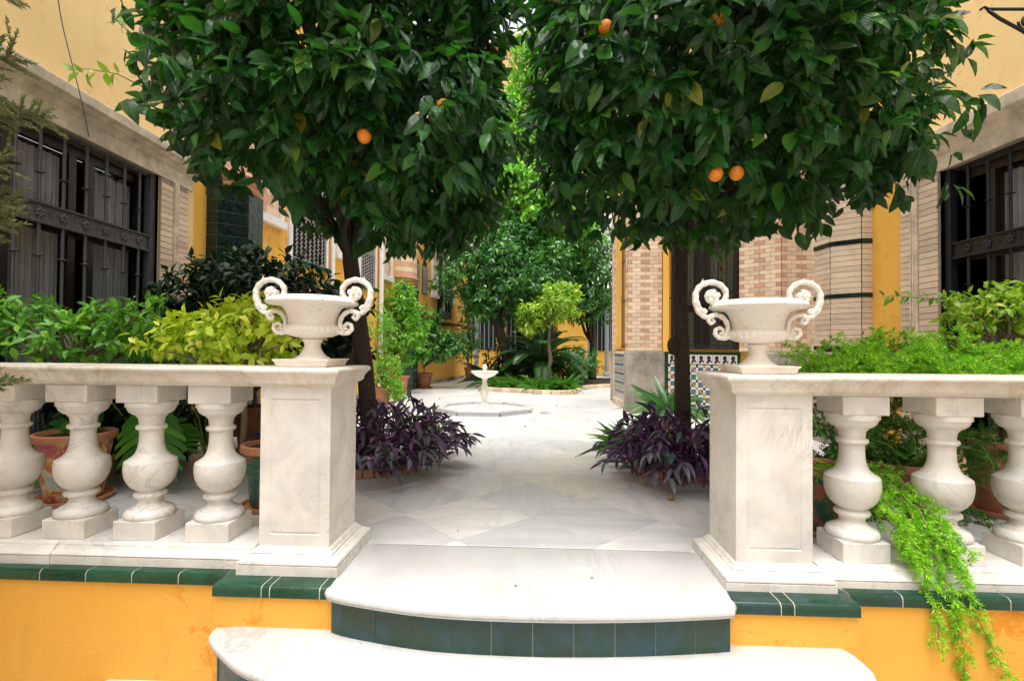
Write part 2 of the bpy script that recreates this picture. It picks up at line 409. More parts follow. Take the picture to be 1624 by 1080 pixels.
# leaves --------------------------------------------------------------
def leaf_proto(n=4, fold=.25, curl=.25, shape=.75, twist=0., wav=0., widest=None):
    """unit leaf along +x (length 1, half width .5 at its widest), normal +z. all quads"""
    v = []; uv = []
    for i in range(n+1):
        t = i/n; w = max(.02, math.sin(PI*min(1, max(0, t**shape)))**.85)*.5 if 0 < i < n else .025
        z = -curl*t*t; tw = twist*t
        for sgn, u in ((-1, 0.), (0, .5), (1, 1.)):
            y = sgn*w; zz = z + abs(sgn)*w*fold + abs(sgn)*wav*math.sin(i*2.4)
            v.append((t, y*math.cos(tw), zz+y*math.sin(tw))); uv.append((u, t))
    f = []
    for i in range(n):
        for j in (0, 1):
            a = i*3+j; f.append((a, a+3, a+4, a+1))
    return np.array(v), np.array(f), np.array(uv)
def frames(D, N):
    D = D/np.linalg.norm(D, axis=1, keepdims=True)
    Y = np.cross(N, D); Y /= np.maximum(1e-6, np.linalg.norm(Y, axis=1, keepdims=True)); Z = np.cross(D, Y)
    return D, Y, Z
def scatter_mesh(name, protos, P, D, N, L, W, mat, smooth=True):
    D, Y, Z = frames(D, N); V = []; F = []; U = []; base = 0; k = R.randint(0, len(protos), len(P))
    for i, (v, f, uv) in enumerate(protos):
        s = k == i; m = s.sum()
        if not m: continue
        l = L[s][:, None, None]; w = W[s][:, None, None]
        pts = P[s][:, None, :] + D[s][:, None, :]*v[None, :, 0:1]*l + Y[s][:, None, :]*v[None, :, 1:2]*w + Z[s][:, None, :]*v[None, :, 2:3]*l*.6
        V.append(pts.reshape(-1, 3)); F.append((f[None]+(np.arange(m)*len(v))[:, None, None]).reshape(-1, 4)+base); base += m*len(v)
        U.append(np.tile(uv[f.reshape(-1)], (m, 1)))
    V = np.concatenate(V); F = np.concatenate(F); U = np.concatenate(U)
    return raw_mesh(name, V, F, U, mat, smooth)
def raw_mesh(name, V, F, U, mat, smooth=True):
    me = bpy.data.meshes.new(name); me.vertices.add(len(V)); me.vertices.foreach_set('co', V.astype(np.float32).ravel())
    me.loops.add(F.size); me.loops.foreach_set('vertex_index', F.astype(np.int32).ravel())
    me.polygons.add(len(F)); me.polygons.foreach_set('loop_start', np.arange(0, F.size, 4, dtype=np.int32))
    if smooth: me.polygons.foreach_set('use_smooth', np.ones(len(F), bool))
    ul = me.uv_layers.new(name='UVMap'); ul.data.foreach_set('uv', U.astype(np.float32).ravel())
    me.materials.append(M[mat]); me.update(); me.validate(); return me
LEAVES = {'orange': [leaf_proto(5, f, c, .78, tw, wv) for (f, c, tw, wv) in ((.3, .3, 0, .03), (.45, .15, .3, -.03), (.2, .45, -.25, .04), (.35, -.1, .1, .03))],
          'soft': [leaf_proto(3, f, c, .75) for (f, c) in ((.3, .4), (.15, .2), (.4, .6))],
          'lance': [leaf_proto(4, f, c, .85) for (f, c) in ((.5, .25), (.35, .6), (.5, -.1))],
          'strap': [leaf_proto(6, f, c, .55) for (f, c) in ((.6, .9), (.5, 1.3), (.6, .5))]}
def leaf_objects(parent, protoset, P, D, N, L, W, mat):
    """each leaf its own object; the mesh data are shared between alike leaves"""
    Dn, Y, Z = frames(D, N); protos = LEAVES[protoset]
    for i in range(len(P)):
        j = rnd.randrange(len(protos))
        asp = round(float(W[i]/L[i]), 1); key = (protoset, j, mat, asp)
        def mk():
            v, f, uv = protos[j]; vv = v.copy(); vv[:, 1] *= asp; vv[:, 2] *= .6
            return raw_mesh('leaf', vv, f, uv[f.reshape(-1)], mat)
        o = obj('leaf', cached(key, mk), parent=parent)
        m = Matrix(((Dn[i][0], Y[i][0], Z[i][0], 0), (Dn[i][1], Y[i][1], Z[i][1], 0), (Dn[i][2], Y[i][2], Z[i][2], 0), (0, 0, 0, 1)))
        o.matrix_local = Matrix.Translation(P[i]) @ m @ Matrix.Scale(float(L[i]), 4)
def unit(v): return v/np.maximum(1e-9, np.linalg.norm(v, axis=-1, keepdims=True))
def split_leaves(parent, protoset, A, mat, nbig=300, foliage_name='foliage'):
    """the leaves that show largest as objects, the rest as one mesh. A = (P,D,N,L,W) in parent space"""
    P, D, N, L, W = A; base = np.array(parent.location); Pw = P+base
    rel = Pw-np.array([0, 0, .96]); y = np.maximum(.2, rel[:, 1]); u = rel[:, 0]/y; v = rel[:, 2]/y
    inside = (abs(u) < 1.03) & (abs(v) < .72)
    score = np.linalg.norm(rel, axis=1) + (~inside)*100
    order = np.argsort(score); big = order[:nbig]; rest = order[nbig:]
    if nbig: leaf_objects(parent, protoset, P[big], D[big], N[big], L[big], W[big], mat)
    if len(rest):
        me = scatter_mesh(foliage_name, LEAVES[protoset], P[rest], D[rest], N[rest], L[rest], W[rest], mat)
        obj(foliage_name, me, parent=parent, kind='stuff')
def crown(center, rad, nsprig, per, L0, W0, ex=2.6, shell=.35, droop=.55, lump=.16, seed=1, inner=.25, cut=None):
    r = np.random.RandomState(seed); c = np.array(center); rad = np.array(rad)
    d = unit(r.normal(size=(nsprig*2, 3))); d = d[:nsprig]
    k = (np.abs(d)**ex).sum(1)**(-1/ex)
    ph = r.uniform(0, 6.28, 6)
    bump = 1+lump*(np.sin(d[:, 0]*5+ph[0])*np.sin(d[:, 2]*6+ph[1])+.6*np.sin(d[:, 1]*9+d[:, 0]*7+ph[2])+.5*np.sin(d[:, 2]*11+ph[3]))
    depth = np.where(r.uniform(size=nsprig) < inner, r.uniform(.35, 1, nsprig), 1-shell*r.uniform(size=nsprig)**1.6)
    S = c + d*k[:, None]*rad*bump[:, None]*depth[:, None]
    out = unit(d/rad)
    P = np.repeat(S, per, 0); O = np.repeat(out, per, 0); n = len(P)
    t = unit(r.normal(size=(n, 3)))
    D = unit(O*.45 + t*.75 + np.array([0, 0, -droop]))
    N = unit(O*.7 + np.array([0, 0, .75]) + r.normal(size=(n, 3))*.35)
    P = P + D*r.uniform(0, .035, n)[:, None]*(L0/.1) + r.normal(size=(n, 3))*.018*(L0/.1)
    L = L0*r.uniform(.65, 1.25, n); W = L*W0*r.uniform(.85, 1.15, n)
    if cut is not None:
        s = cut(P); P, D, N, L, W = P[s], D[s], N[s], L[s], W[s]
    return P, D, N, L, W, S
def branchwork(mb, base, tips, r0, seed=1, segs=5, wob=.06, n=6):
    r = random.Random(seed); b = Vector(base)
    for t in tips:
        t = Vector(t); pts = []; rad = []
        for i in range(segs+1):
            k = i/segs; p = b.lerp(t, k)
            p += Vector((r.uniform(-wob, wob), r.uniform(-wob, wob), wob*2*math.sin(k*PI)))*(1 if 0 < i < segs else 0)
            pts.append(p); rad.append(r0*(1-.8*k))
        mb.tube(pts, rad, n)

# ------------------------------------------------------------------ the setting: floors and steps
obj('ground', MB().box(-60, 60, -60, 90, -1.0, -.80), 'ground_stone', kind='structure')
floor = bpy.data.objects.new('terrace_floor', None); COL.objects.link(floor); floor['kind'] = 'structure'
obj('mortar_bed', MB().outline([(-6, 2.25), (-.9, 2.15), (.9, 2.08), (6, 1.95), (6, 24), (-6, 24)], [(0, -.79), (0, -.0045)]), 'joint_grey', floor)
# diagonal marble slabs, each its own piece
S = .515; ang = math.radians(42.5); ea = Vector((math.cos(ang), math.sin(ang))); eb = Vector((-math.sin(ang), math.cos(ang))); og = Vector((.113, 2.856))
line_p, line_d = Vector((0, 2.432)), Vector((1, -.048)).normalized(); line_n = Vector((-line_d.y, line_d.x))
def clip_poly(pts, p, n):
    out = []
    for i in range(len(pts)):
        a, b = pts[i], pts[(i+1) % len(pts)]; da, db = (a-p).dot(n), (b-p).dot(n)
        if da >= 0: out.append(a)
        if (da >= 0) != (db >= 0): out.append(a.lerp(b, da/(da-db)))
    return out
cells = []
for i in range(-30, 45):
    for j in range(-30, 45):
        c = og + ea*S*(i+.5) + eb*S*(j+.5)
        if c.y < 1.9 or c.y > 17 or c.x < -3.4 or c.x > 3.9: continue
        dist = (c-Vector((0, 0))).length
        cells.append((dist + (3 if abs(c.x) > c.y*1.05 else 0), i, j, c))
cells.sort(key=lambda q: q[0])
full = None; rest_mb = MB(); count = 0
for dist, i, j, c in cells:
    g = .0011; cor = [og+ea*S*(i+a)+eb*S*(j+b) for a, b in ((0, 0), (1, 0), (1, 1), (0, 1))]
    pts = [q+(c-q).normalized()*g*1.4 for q in cor]
    z = rnd.uniform(-.0006, .0006); pts = clip_poly(pts, line_p+line_n*.002, line_n)
    if len(pts) < 3: continue
    ins = [(0, -.004), (0, -.0012), (.0012, 0)]
    if count < 280:
        loc = (c.x, c.y, z); turn = rnd.choice((0, PI/2, PI, -PI/2)) if len(pts) == 4 and all((q-c).length > .3 for q in pts) else 0
        if turn or len(pts) == 4 and all((q-c).length > .3 for q in pts):
            me = cached('slab', lambda: MB().outline([q-c for q in pts], ins).mesh('paving_slab', 'slab'))
            obj('paving_slab', me, parent=floor, loc=loc, rz=turn)
        else:
            obj('paving_slab', MB().outline([q-c for q in pts], ins), 'slab', floor, loc=loc)
        count += 1
    else: rest_mb.outline(pts, [(0, -.004), (0, 0)])
obj('far_paving', rest_mb, 'slab', floor, kind='stuff')

steps = bpy.data.objects.new('entrance_steps', None); COL.objects.link(steps); steps['kind'] = 'structure'
def arc(pts, n=8):
    """Catmull-Rom through pts"""
    out = []; P = [Vector(p) for p in pts]
    for i in range(len(P)-1):
        p0, p1, p2, p3 = P[max(i-1, 0)], P[i], P[i+1], P[min(i+2, len(P)-1)]
        for k in range(n):
            t = k/n; out.append(.5*((2*p1)+(p2-p0)*t+(2*p0-5*p1+4*p2-p3)*t*t+(3*p1-p0-3*p2+p3)*t**3))
    out.append(P[-1]); return out
NOSE = [(.016, -.034), (.004, -.032), (.006, -.030), (.006, -.026), (0, -.020), (0, -.010), (.005, -.003), (.014, 0)]
front1 = arc([(-.722, 1.968), (-.62, 1.925), (-.298, 1.846), (.094, 1.817), (.437, 1.822), (.70, 1.842), (.832, 1.858)], 8)
land = list(front1) + [Vector((.858, 1.90)), Vector((.88, 2.03)), Vector((.985, 2.385)), Vector((-.76, 2.467)), Vector((-.735, 2.10)), Vector((-.735, 1.99))]
obj('landing', MB().outline(land, NOSE), 'marble_step', steps, smooth=True)
front2 = arc([(-1.185, 2.03), (-1.175, 1.96), (-1.065, 1.855), (-.889, 1.74), (-.5, 1.60), (.1, 1.53), (.7, 1.54), (1.1, 1.63), (1.27, 1.74), (1.29, 1.86)], 8)
tread2 = list(front2) + [Vector((1.27, 1.93)), Vector((.8, 2.02)), Vector((-.8, 2.10))]
def shift(L, dz): return [(a, z+dz) for a, z in L]
obj('tread', MB().outline(tread2, shift(NOSE, -.17)), 'marble_step', steps, smooth=True)
front3 = arc([(-1.72, 2.21), (-1.70, 2.08), (-1.5, 1.86), (-1.1, 1.58), (-.4, 1.3), (.3, 1.22), (1.1, 1.28), (1.6, 1.5), (1.8, 1.8), (1.82, 1.96)], 8)
obj('tread', MB().outline(list(front3)+[Vector((1.3, 2.05)), Vector((-1.2, 2.25))], shift(NOSE, -.46)), 'marble_step', steps, smooth=True)
def riser(front, inset, z0, z1, wid, first, mat, x0=-9, x1=9):
    pts = [Vector((p.x, p.y)) for p in front]; cum = [0]
    for a, b in zip(pts, pts[1:]): cum.append(cum[-1]+(b-a).length)
    def at(s):
        for i in range(len(pts)-1):
            if s <= cum[i+1] or i == len(pts)-2:
                t = (s-cum[i])/(cum[i+1]-cum[i]); return pts[i].lerp(pts[i+1], t)
    s = 0.; w = first; core = []
    while s < cum[-1]-.01:
        e = min(cum[-1], s+w); w = wid; g = .0016
        n = 4; qs = [at(s+g+(e-s-2*g)*k/n) for k in range(n+1)]
        d = (qs[-1]-qs[0]).normalized(); nn = Vector((-d.y, d.x))
        outer = [q+nn*inset for q in qs]; inner = [q+nn*(inset+.012) for q in qs][::-1]
        c = (outer[0]+inner[0])/2
        poly = [q-c for q in outer+inner]
        mb = MB().outline(poly, [(.001, z0), (0, z0+.002), (0, z1-.002), (.001, z1)])
        obj('riser_tile', mb, mat, steps, loc=(c.x, c.y, 0)); s = e
    poly = []
    for i in range(len(pts)):
        d = (pts[min(i+1, len(pts)-1)]-pts[max(i-1, 0)]).normalized(); poly.append(pts[i]+Vector((-d.y, d.x))*(inset+.003)+Vector((.004 if i == 0 else -.004 if i == len(pts)-1 else 0, 0)))
    return poly
p1 = riser(front1, .028, -.171, -.034, .153, .06, 'tile_riser')
obj('riser_core', MB().outline(list(p1)+[Vector((.84, 2.2)), Vector((-.72, 2.2))], [(0, -.79), (0, -.0345)]), 'grout', steps)
p2 = riser(front2, .03, -.461, -.204, .155, .1, 'tile_riser')
obj('riser_core', MB().outline(list(p2)+[Vector((1.2, 2.0)), Vector((-1.1, 2.12))], [(0, -.79), (0, -.2045)]), 'grout', steps)
p3 = riser(front3, .03, -.80, -.494, .155, .1, 'tile_riser')
obj('riser_core', MB().outline(list(p3)+[Vector((1.7, 2.05)), Vector((-1.6, 2.28))], [(0, -.82), (0, -.4945)]), 'grout', steps)

# ------------------------------------------------------------------ balustrades on their plinth walls
LX, LY, LR = -.927, 2.315, -.0445
RX, RY, RR = 1.090, 2.212, -.043
def bullnose(w, y0, mat, parent, x):
    prof = [(y0, -.046), (y0, -.016), (y0+.003, -.008), (y0+.009, -.003), (y0+.016, -.0008), (y0+.16, -.0008), (y0+.16, -.046)]
    me = cached(('bull', round(w, 3), mat), lambda: MB().sweepx([(y-y0, z) for y, z in prof], -w/2+.0020, w/2-.0020).mesh('cap_tile', mat, True))
    return obj('cap_tile', me, parent=parent, loc=(x, y0, 0))
def plinth_wall(loc, rz, sign, label, mat, zoff):
    t = thing('plinth_wall', label, 'wall', (loc[0], loc[1], 0), rz)
    X1 = 3.2
    xs = sorted([sign*.262, sign*X1]); mb = MB().box(xs[0], xs[1], -.203, .22, -.80, -.047)
    obj('wall_body', mb, 'plaster_front', t)
    a = (-.262, .245) if sign < 0 else (-.245, .252)
    obj('pedestal_footing', MB().box(a[0], a[1], -.292, .23, -.80, -.0465), 'plaster_front', t)
    gp = lambda y0, yb, e: [(y0+e, -.0455), (y0+e, -.016), (y0+.003+e, -.008-e*.5), (y0+.009+e, -.003-e), (y0+.016, -.0008-e), (yb, -.0008-e), (yb, -.0455)]
    obj('grout_bed', MB().sweepx(gp(-.217, .22, .0012), xs[0]+.001, xs[1]-.001).sweepx(gp(-.305, .21, .0013), a[0]+.003, a[1]-.003), 'grout', t)
    x = sign*.262; k = 0
    while abs(x) < X1-.21:
        bullnose(.204, -.217, mat, t, x+sign*.102); x += sign*.204; k += 1
    if sign < 0: parts = ((-.262, -.058), (-.058, -.024), (-.024, .18), (.18, .245))
    else: parts = ((-.245, -.045), (-.045, .005), (.005, .252))
    for p, q in parts: bullnose(q-p, -.305, mat, t, (p+q)/2)
    return t
plinth_wall((LX, LY), LR, -1, 'orange plastered low wall left of the steps with shiny green edge tiles', 'tile_green', 0)
plinth_wall((RX, RY), RR, 1, 'orange plastered low wall right of the steps, blue green edge tiles', 'tile_cap_dark', -.01)

BAL = [(.104, .700), (.1045, .690), (.104, .678), (.098, .676), (.096, .668), (.090, .655), (.076, .643), (.062, .637), (.061, .630), (.056, .629), (.053, .620), (.050, .600), (.050, .592),
       (.056, .591), (.0615, .586), (.063, .580), (.0615, .574), (.056, .569), (.049, .567), (.0485, .545), (.050, .51), (.054, .485), (.062, .462), (.074, .447), (.088, .437), (.099, .430), (.1045, .425),
       (.1055, .418), (.1075, .400), (.107, .380), (.103, .355), (.095, .333), (.082, .313), (.066, .298), (.053, .290), (.051, .286), (.058, .284), (.066, .279), (.0695, .271), (.067, .262), (.058, .256), (.051, .251), (.049, .242),
       (.051, .232), (.058, .222), (.070, .214), (.076, .212), (.078, .208), (.088, .206), (.098, .198), (.103, .186), (.103, .178), (.1, .172), (.096, .168)][::-1]
def make_baluster(parent):
    b = obj('baluster', MB().lathe(BAL, 40), 'marble_aged', parent, smooth=True)
    obj('upper_block', MB().cbox(-.097, .097, -.097, .097, .700, .781, .003), 'marble_aged', b)
    obj('lower_block', MB().cbox(-.098, .098, -.098, .098, .0835, .168, .003), 'marble_aged', b)
    return b
def rail_prof(half):   # list of (half depth, z)
    up = [(y, z) for y, z in half]; return [(-y, z) for y, z in up] + [(y, z) for y, z in up[::-1]]
TOP = [(.108, .782), (.112, .786), (.124, .792), (.130, .796), (.132, .802), (.136, .803), (.140, .818), (.146, .832), (.155, .840), (.157, .843), (.164, .845), (.170, .850), (.172, .856), (.170, .862), (.163, .866), (.150, .8675)]
BOT = [(.165, .0005), (.165, .036), (.157, .0372), (.157, .0405), (.165, .043), (.161, .050), (.150, .055), (.143, .060), (.140, .068), (.132, .069), (.132, .0715), (.130, .078), (.120, .083), (.112, .084)]
PB = [(.2165, .0005), (.2165, .040), (.208, .0412), (.208, .0445), (.2155, .047), (.213, .056), (.204, .062), (.194, .066), (.188, .072), (.1835, .0735), (.176, .0745), (.176, .077), (.178, .079), (.170, .086), (.165, .095), (.160, .099), (.154, .1005)]
PC = [(.1535, .784), (.158, .786), (.160, .790), (.168, .793), (.175, .798), (.178, .802), (.181, .803), (.183, .815), (.188, .828), (.195, .837), (.196, .841), (.202, .844), (.206, .850), (.207, .857), (.205, .863), (.199, .868), (.19, .870)]
def balustrade(loc, rz, sign, spots, joint_b, joint_t, label, zoff=0, length=2.55):
    t = thing('balustrade', label, 'balustrade', (loc[0], loc[1], zoff), rz)
    first = None
    for s in spots:
        if first is None: b = first = make_baluster(t)
        else: b = copy_tree(first, t)
        b.location = (sign*s, rnd.uniform(-.003, .003), 0); b.rotation_euler = (0, 0, rnd.uniform(-.03, .03))
    def seg(name, prof, a, b, mat, dz=0):
        x0, x1 = sorted((sign*a, sign*b)); o = obj(name, MB().sweepx(rail_prof(prof), x0, x1), mat, t, smooth=True); o.location.z = dz
    seg('bottom_rail', BOT, .19, joint_b-.002, 'marble_aged'); seg('bottom_rail', BOT, joint_b+.003, length, 'marble_aged', -.002 if sign < 0 else .001)
    seg('top_rail', TOP, .17, joint_t-.001, 'marble_rail'); seg('top_rail', TOP, joint_t+.001, length, 'marble_rail', .001)
    p = obj('pedestal', MB().sqlathe(PB), 'marble_aged', t, smooth=False)
    h, a, b = .154, .111, .105
    mb = MB(); z0, z1 = .1005, .784; zi0, zi1 = .150, .735; d = .004
    # shaft with a sunk panel with a double edge on its front face
    ring = lambda hx, za, zb, y: [(-hx, y, za), (hx, y, za), (hx, y, zb), (-hx, y, zb)]
    L_ = [ring(h, z0, z1, -h), ring(a, zi0, zi1, -h), ring(a-.003, zi0+.003, zi1-.003, -h+d), ring(a-.010, zi0+.010, zi1-.010, -h+d), ring(a-.012, zi0+.012, zi1-.012, -h+.001)]
    v = [q for r_ in L_ for q in r_]; f = []
    for i in range(len(L_)-1):
        for k in range(4):
            k2 = (k+1) % 4; f.append((i*4+k, i*4+k2, (i+1)*4+k2, (i+1)*4+k))
    n = len(L_)-1; f.append(tuple(n*4+k for k in range(4)))
    v += [(-h, h, z0), (h, h, z0), (h, h, z1), (-h, h, z1)]; m = len(v)-4
    f += [(m, m+3, m+2, m+1), (1, m+1, m+2, 2), (0, 3, m+3, m), (3, 2, m+2, m+3), (0, m, m+1, 1)]
    obj('shaft', MB().add(v, f), 'marble_aged', p); obj('cap', MB().sqlathe(PC), 'marble_rail', p)
    return t
balustrade((LX, LY), LR, -1, (.43, .765, 1.098, 1.435, 1.77), 1.085, 1.01, 'white marble balustrade left of the entrance with its square end pedestal')
balustrade((RX, RY), RR, 1, (.405, .785, 1.135, 1.50), 1.42, 1.27, 'white marble balustrade right of the entrance, green fern trailing through its balusters', -.011)

# ------------------------------------------------------------------ urns
def zc(X, Y): return ((X-697)*.000487, .0+(975-Y)*.000487)
def smooth_path(pts, n=6):
    return [Vector((p.x, 0, p.y)) for p in arc([(a, b) for a, b in pts], n)]
def make_urn(loc, rz, label):
    t = thing('urn', label, 'urn', loc, rz, 'white two handled urns on the pedestals')
    pl = MB().sqlathe([(.108, .0), (.112, .003), (.119, .024), (.125, .029), (.126, .033), (.122, .0345)])
    obj('base_plate', pl, 'urn', t)
    foot = [(.082, .0345), (.080, .038), (.070, .043), (.058, .052), (.047, .066), (.040, .080), (.036, .094), (.037, .108), (.039, .112), (.044, .116), (.046, .120), (.044, .125), (.038, .128)]
    obj('foot', MB().lathe(foot, 40), 'urn', t, smooth=True)
    flute = lambda a, z: 1 + (.035*abs(math.sin(a*14)) if .135 < z < .182 else 0)
    lower = [(.036, .128), (.05, .131), (.085, .138), (.108, .147), (.122, .158), (.127, .170), (.125, .181), (.116, .188), (.108, .192)]
    obj('fluted_bowl', MB().lathe(lower, 112, rmod=flute), 'urn', t, smooth=True)
    body = [(.107, .192), (.106, .200), (.109, .225), (.116, .250), (.127, .268), (.140, .277), (.150, .279), (.190, .283), (.200, .288), (.203, .294), (.200, .300), (.193, .306), (.180, .314), (.168, .319), (.160, .319), (.150, .312), (.13, .29), (.09, .25), (.02, .23)]
    obj('bowl', MB().lathe(body, 64, cap=False), 'urn', t, smooth=True)
    mb = MB()        # zigzag relief on the rim
    for k in range(64):
        a0, a1 = 2*PI*k/64, 2*PI*(k+1)/64; ra, rb = ((.1965, .175) if k % 2 else (.175, .1965)); zf = lambda r: .3035+(.1965-r)*.55
        mb.tube([(ra*math.cos(a0), ra*math.sin(a0), zf(ra)), (rb*math.cos(a1), rb*math.sin(a1), zf(rb))], .0022, 4)
    obj('rim_relief', mb, 'urn', t)
    for sg in (1, -1):
        hb = MB()
        def T(p, r, sq=1.3):
            q = smooth_path([zc(*a) for a in p]); n = len(q)
            rr = [.80*(r[0]+(r[1]-r[0])*(i/(n-1)) + r[2]*math.sin(PI*i/(n-1)))*(1+.09*math.sin(i*1.1)) for i in range(n)]
            hb.tube([Vector((sg*v.x, v.y, v.z)) for v in q], rr, 10, sq=sq)
        # lower scroll, upper C scroll, small volutes and the spur
        T([(455, 640), (410, 655), (360, 655), (322, 625), (325, 585), (362, 568), (388, 590), (378, 618), (356, 612)], (.016, .008, .0), 1.2)
        T([(400, 640), (430, 590), (425, 525), (385, 470), (325, 447), (275, 462), (258, 497), (283, 525), (308, 505), (292, 488)], (.012, .007, .004), 1.2)
        T([(300, 460), (235, 468), (170, 420), (140, 340), (138, 265), (168, 200), (225, 160), (300, 150), (370, 178), (412, 235), (405, 300), (355, 340), (290, 335), (245, 300), (240, 258), (270, 228), (315, 228)], (.013, .007, .006), 1.3)
        T([(245, 470), (205, 450), (190, 418), (215, 398), (240, 415), (225, 432)], (.010, .006, .0), 1.1)
        T([(160, 225), (190, 170), (208, 118)], (.012, .002, .0), 1.1)
        T([(150, 260), (152, 330), (180, 395), (225, 440)], (.009, .009, .004), 2.0)
        sx = -1 if sg < 0 else 1
        c = zc(295, 280); cx = c[0]*sg
        for side in (-1, 1):
            y = side*.012
            hb.sphere((cx, y*1.5, c[1]), .009, 8, 5)
            for k in range(5):
                a = 2*PI*k/5+.3; hb.sphere((cx+.019*math.cos(a), y, c[1]+.019*math.sin(a)), .0135, 8, 5, sc=(1, .5, 1))
        obj('handle', hb, 'urn', t, smooth='all')
    return t
make_urn((LX+.0, LY+.0, .870), LR, 'white painted iron urn on the left pedestal beside the lime green bush')
make_urn((RX-.0, RY+.0, .859), RR, 'white painted iron urn on the right pedestal in front of the brick wall')

# ------------------------------------------------------------------ buildings
def brick_mesh(w, h, d, mat):
    return cached(('brick', round(w, 3), round(h, 3), round(d, 3), mat), lambda: MB().cbox(-w/2, w/2, -d, 0, 0, h, .0025).mesh('brick', mat))
def courses(parent, p0, p1, z0, z1, ch, bl, mats, depth=.02, gap=.005, shift_=.5, colour=None, limit=None):
    """bricks along the line p0 -> p1 (local xy); outward is to the right of the direction"""
    a, b = Vector(p0), Vector(p1); L = (b-a).length; d = (b-a)/L; ang_ = math.atan2(d.y, d.x)
    nb = max(1, round(L/bl)); w = L/nb; z = z0; row = 0
    while z+ch <= z1+.001:
        off = (row % 2)*shift_*w if nb > 1 else 0; cuts = [0.]
        x = off if off > .01 else w
        while x < L-.02: cuts.append(x); x += w
        cuts.append(L)
        for k in range(len(cuts)-1):
            u0, u1 = cuts[k], cuts[k+1]; ww = u1-u0-gap; c = a+d*((u0+u1)/2)
            mat = colour(row, k, (u0+u1)/2/L) if colour else mats[0]
            o = obj('brick', brick_mesh(ww, ch-gap, depth, mat), parent=parent, loc=(c.x, c.y, z))
            o.rotation_euler = (0, 0, ang_)
        z += ch; row += 1
def octa_pier(x0, x1, proj, ch):
    return [(x0, .0), (x0, -ch[0]), (x0+proj-ch[0], -proj), (x1-(proj-ch[0]), -proj), (x1, -ch[0]), (x1, 0)]

def grille_window(parent, bars, x0, x1, z0, z1, band, rings, mat, curtains, y=.05):
    """iron grille, dark door leaves and curtains; local frame, wall face at y=0"""
    w = obj('window', MB().box(x0+.002, x1-.002, .42, .44, z0+.002, z1-.002), 'dark_void', parent)
    obj('reveal', MB().box(x0-.04, x0, .001, .42, z0, z1).box(x1, x1+.04, .001, .42, z0, z1).box(x0-.04, x1+.04, .001, .42, z1, z1+.04), 'mortar', w)
    fr = MB()
    for a in curtains:
        fr.box(a[0]-.07, a[0]-.005, .13, .175, z0, z1-.03); fr.box(a[1]+.005, a[1]+.07, .13, .175, z0, z1-.03)
    fr.box(x0, x1, .131, .17, band[0]-.02, band[0]+.05); fr.box(x0, x1, .132, .171, z1-.10, z1-.0305)
    obj('door_frame', fr, 'wood_dark', w)
    for a in curtains:
        v = []; n = 44; f = []
        for k in range(n+1):
            x = a[0]+(a[1]-a[0])*k/n; yy = .20+.014*math.sin(k*1.35)+.006*math.sin(k*.5)
            v += [(x, yy, z0+.02), (x, yy, z1-.13)]
        f = [(2*k, 2*k+2, 2*k+3, 2*k+1) for k in range(n)]
        obj('curtain', MB().add(v, f), 'curtain', w, smooth='all')
        obj('glass_pane', MB().box(a[0], a[1], .152, .156, z0+.02, z1-.12), 'glass', w)
    g = obj('iron_grille', MB().box(x0+.003, x0+.058, y-.025, y+.035, z0, z1-.004).box(x0+.058, x1, y-.006, y+.03, z1-.025, z1-.004), mat, parent)
    bm = MB().box(x0+.058, x1, y-.004, y+.004, band[0]+.012, band[1]-.012).box(x0+.058, x1, y-.022, y+.022, band[0], band[0]+.012).box(x0+.058, x1, y-.022, y+.022, band[1]-.012, band[1])
    obj('cross_band', bm, mat, g)
    H = z1-z0
    def barmesh():
        b = MB(); b.tube([(0, 0, z0), (0, 0, z1-.02)], .0115, 10)
        for r in rings: b.lathe([(.0115, r-.008), (.019, r-.006), (.030, r-.0015), (.030, r+.0015), (.019, r+.006), (.0115, r+.008)], 14)
        return b.mesh('bar', mat, True)
    me = barmesh()
    def rosmesh():
        b = MB()
        for k in range(6):
            a = 2*PI*k/6+.4; b.sphere((.022*math.cos(a), -.008, .022*math.sin(a)), .0135, 8, 5)
        b.sphere((0, -.010, 0), .010, 8, 5); return b.mesh('rosette', mat, True)
    rm = rosmesh(); tm = MB().tube([(-.006, -.005, .012), (-.006, -.005, -.012)], [.002, .005], 5).tube([(.012, -.005, .012), (.012, -.005, -.012)], [.002, .005], 5).mesh('stud', mat)
    zc_ = (band[0]+band[1])/2
    for i, x in enumerate(bars):
        obj('bar', me, parent=g, loc=(x, y, 0)); obj('rosette', rm, parent=g, loc=(x, y, zc_))
        if i: obj('stud', tm, parent=g, loc=((x+bars[i-1])/2, y, zc_))
def cornice(parent, x0, x1, z0, zf, z1, returns=True):
    prof = [(.0, z0), (-.022, z0), (-.022, zf-.006), (-.030, zf), (-.034, zf+.010), (-.045, zf+.03), (-.065, zf+.045), (-.075, zf+.05), (-.078, zf+.06), (-.095, zf+.075), (-.115, zf+.085), (-.12, z1-.025), (-.12, z1-.008), (-.11, z1), (.0, z1)]
    obj('cornice', MB().sweepx(prof, x0, x1), 'stone_mould', parent, smooth=True)

# --- near left house: local x = world Y, local y = -world X
NL = thing('house', 'yellow house end at far left with an iron grilled window under a stone cornice', 'house', (-3.22, 0, 0), PI/2)
Zs = lambda z: .96+(z-.96)*1.185
obj('wall', MB().box(4.50+.0, 5.30, .0, .45, -.01, 6.2).box(-4.5, 4.50, .0, .45, 2.54, 6.2).box(-4.5, 4.50, .0, .45, -.8, .30).box(-4.5, 1.5, .0, .45, .30, 2.54), 'plaster_pale', NL)
bars_l = [Y*1.185 for Y in (2.28, 2.435, 2.59, 2.742, 2.887, 3.043, 3.204, 3.361, 3.518, 3.66)]
def flipwin(parent, *a): pass
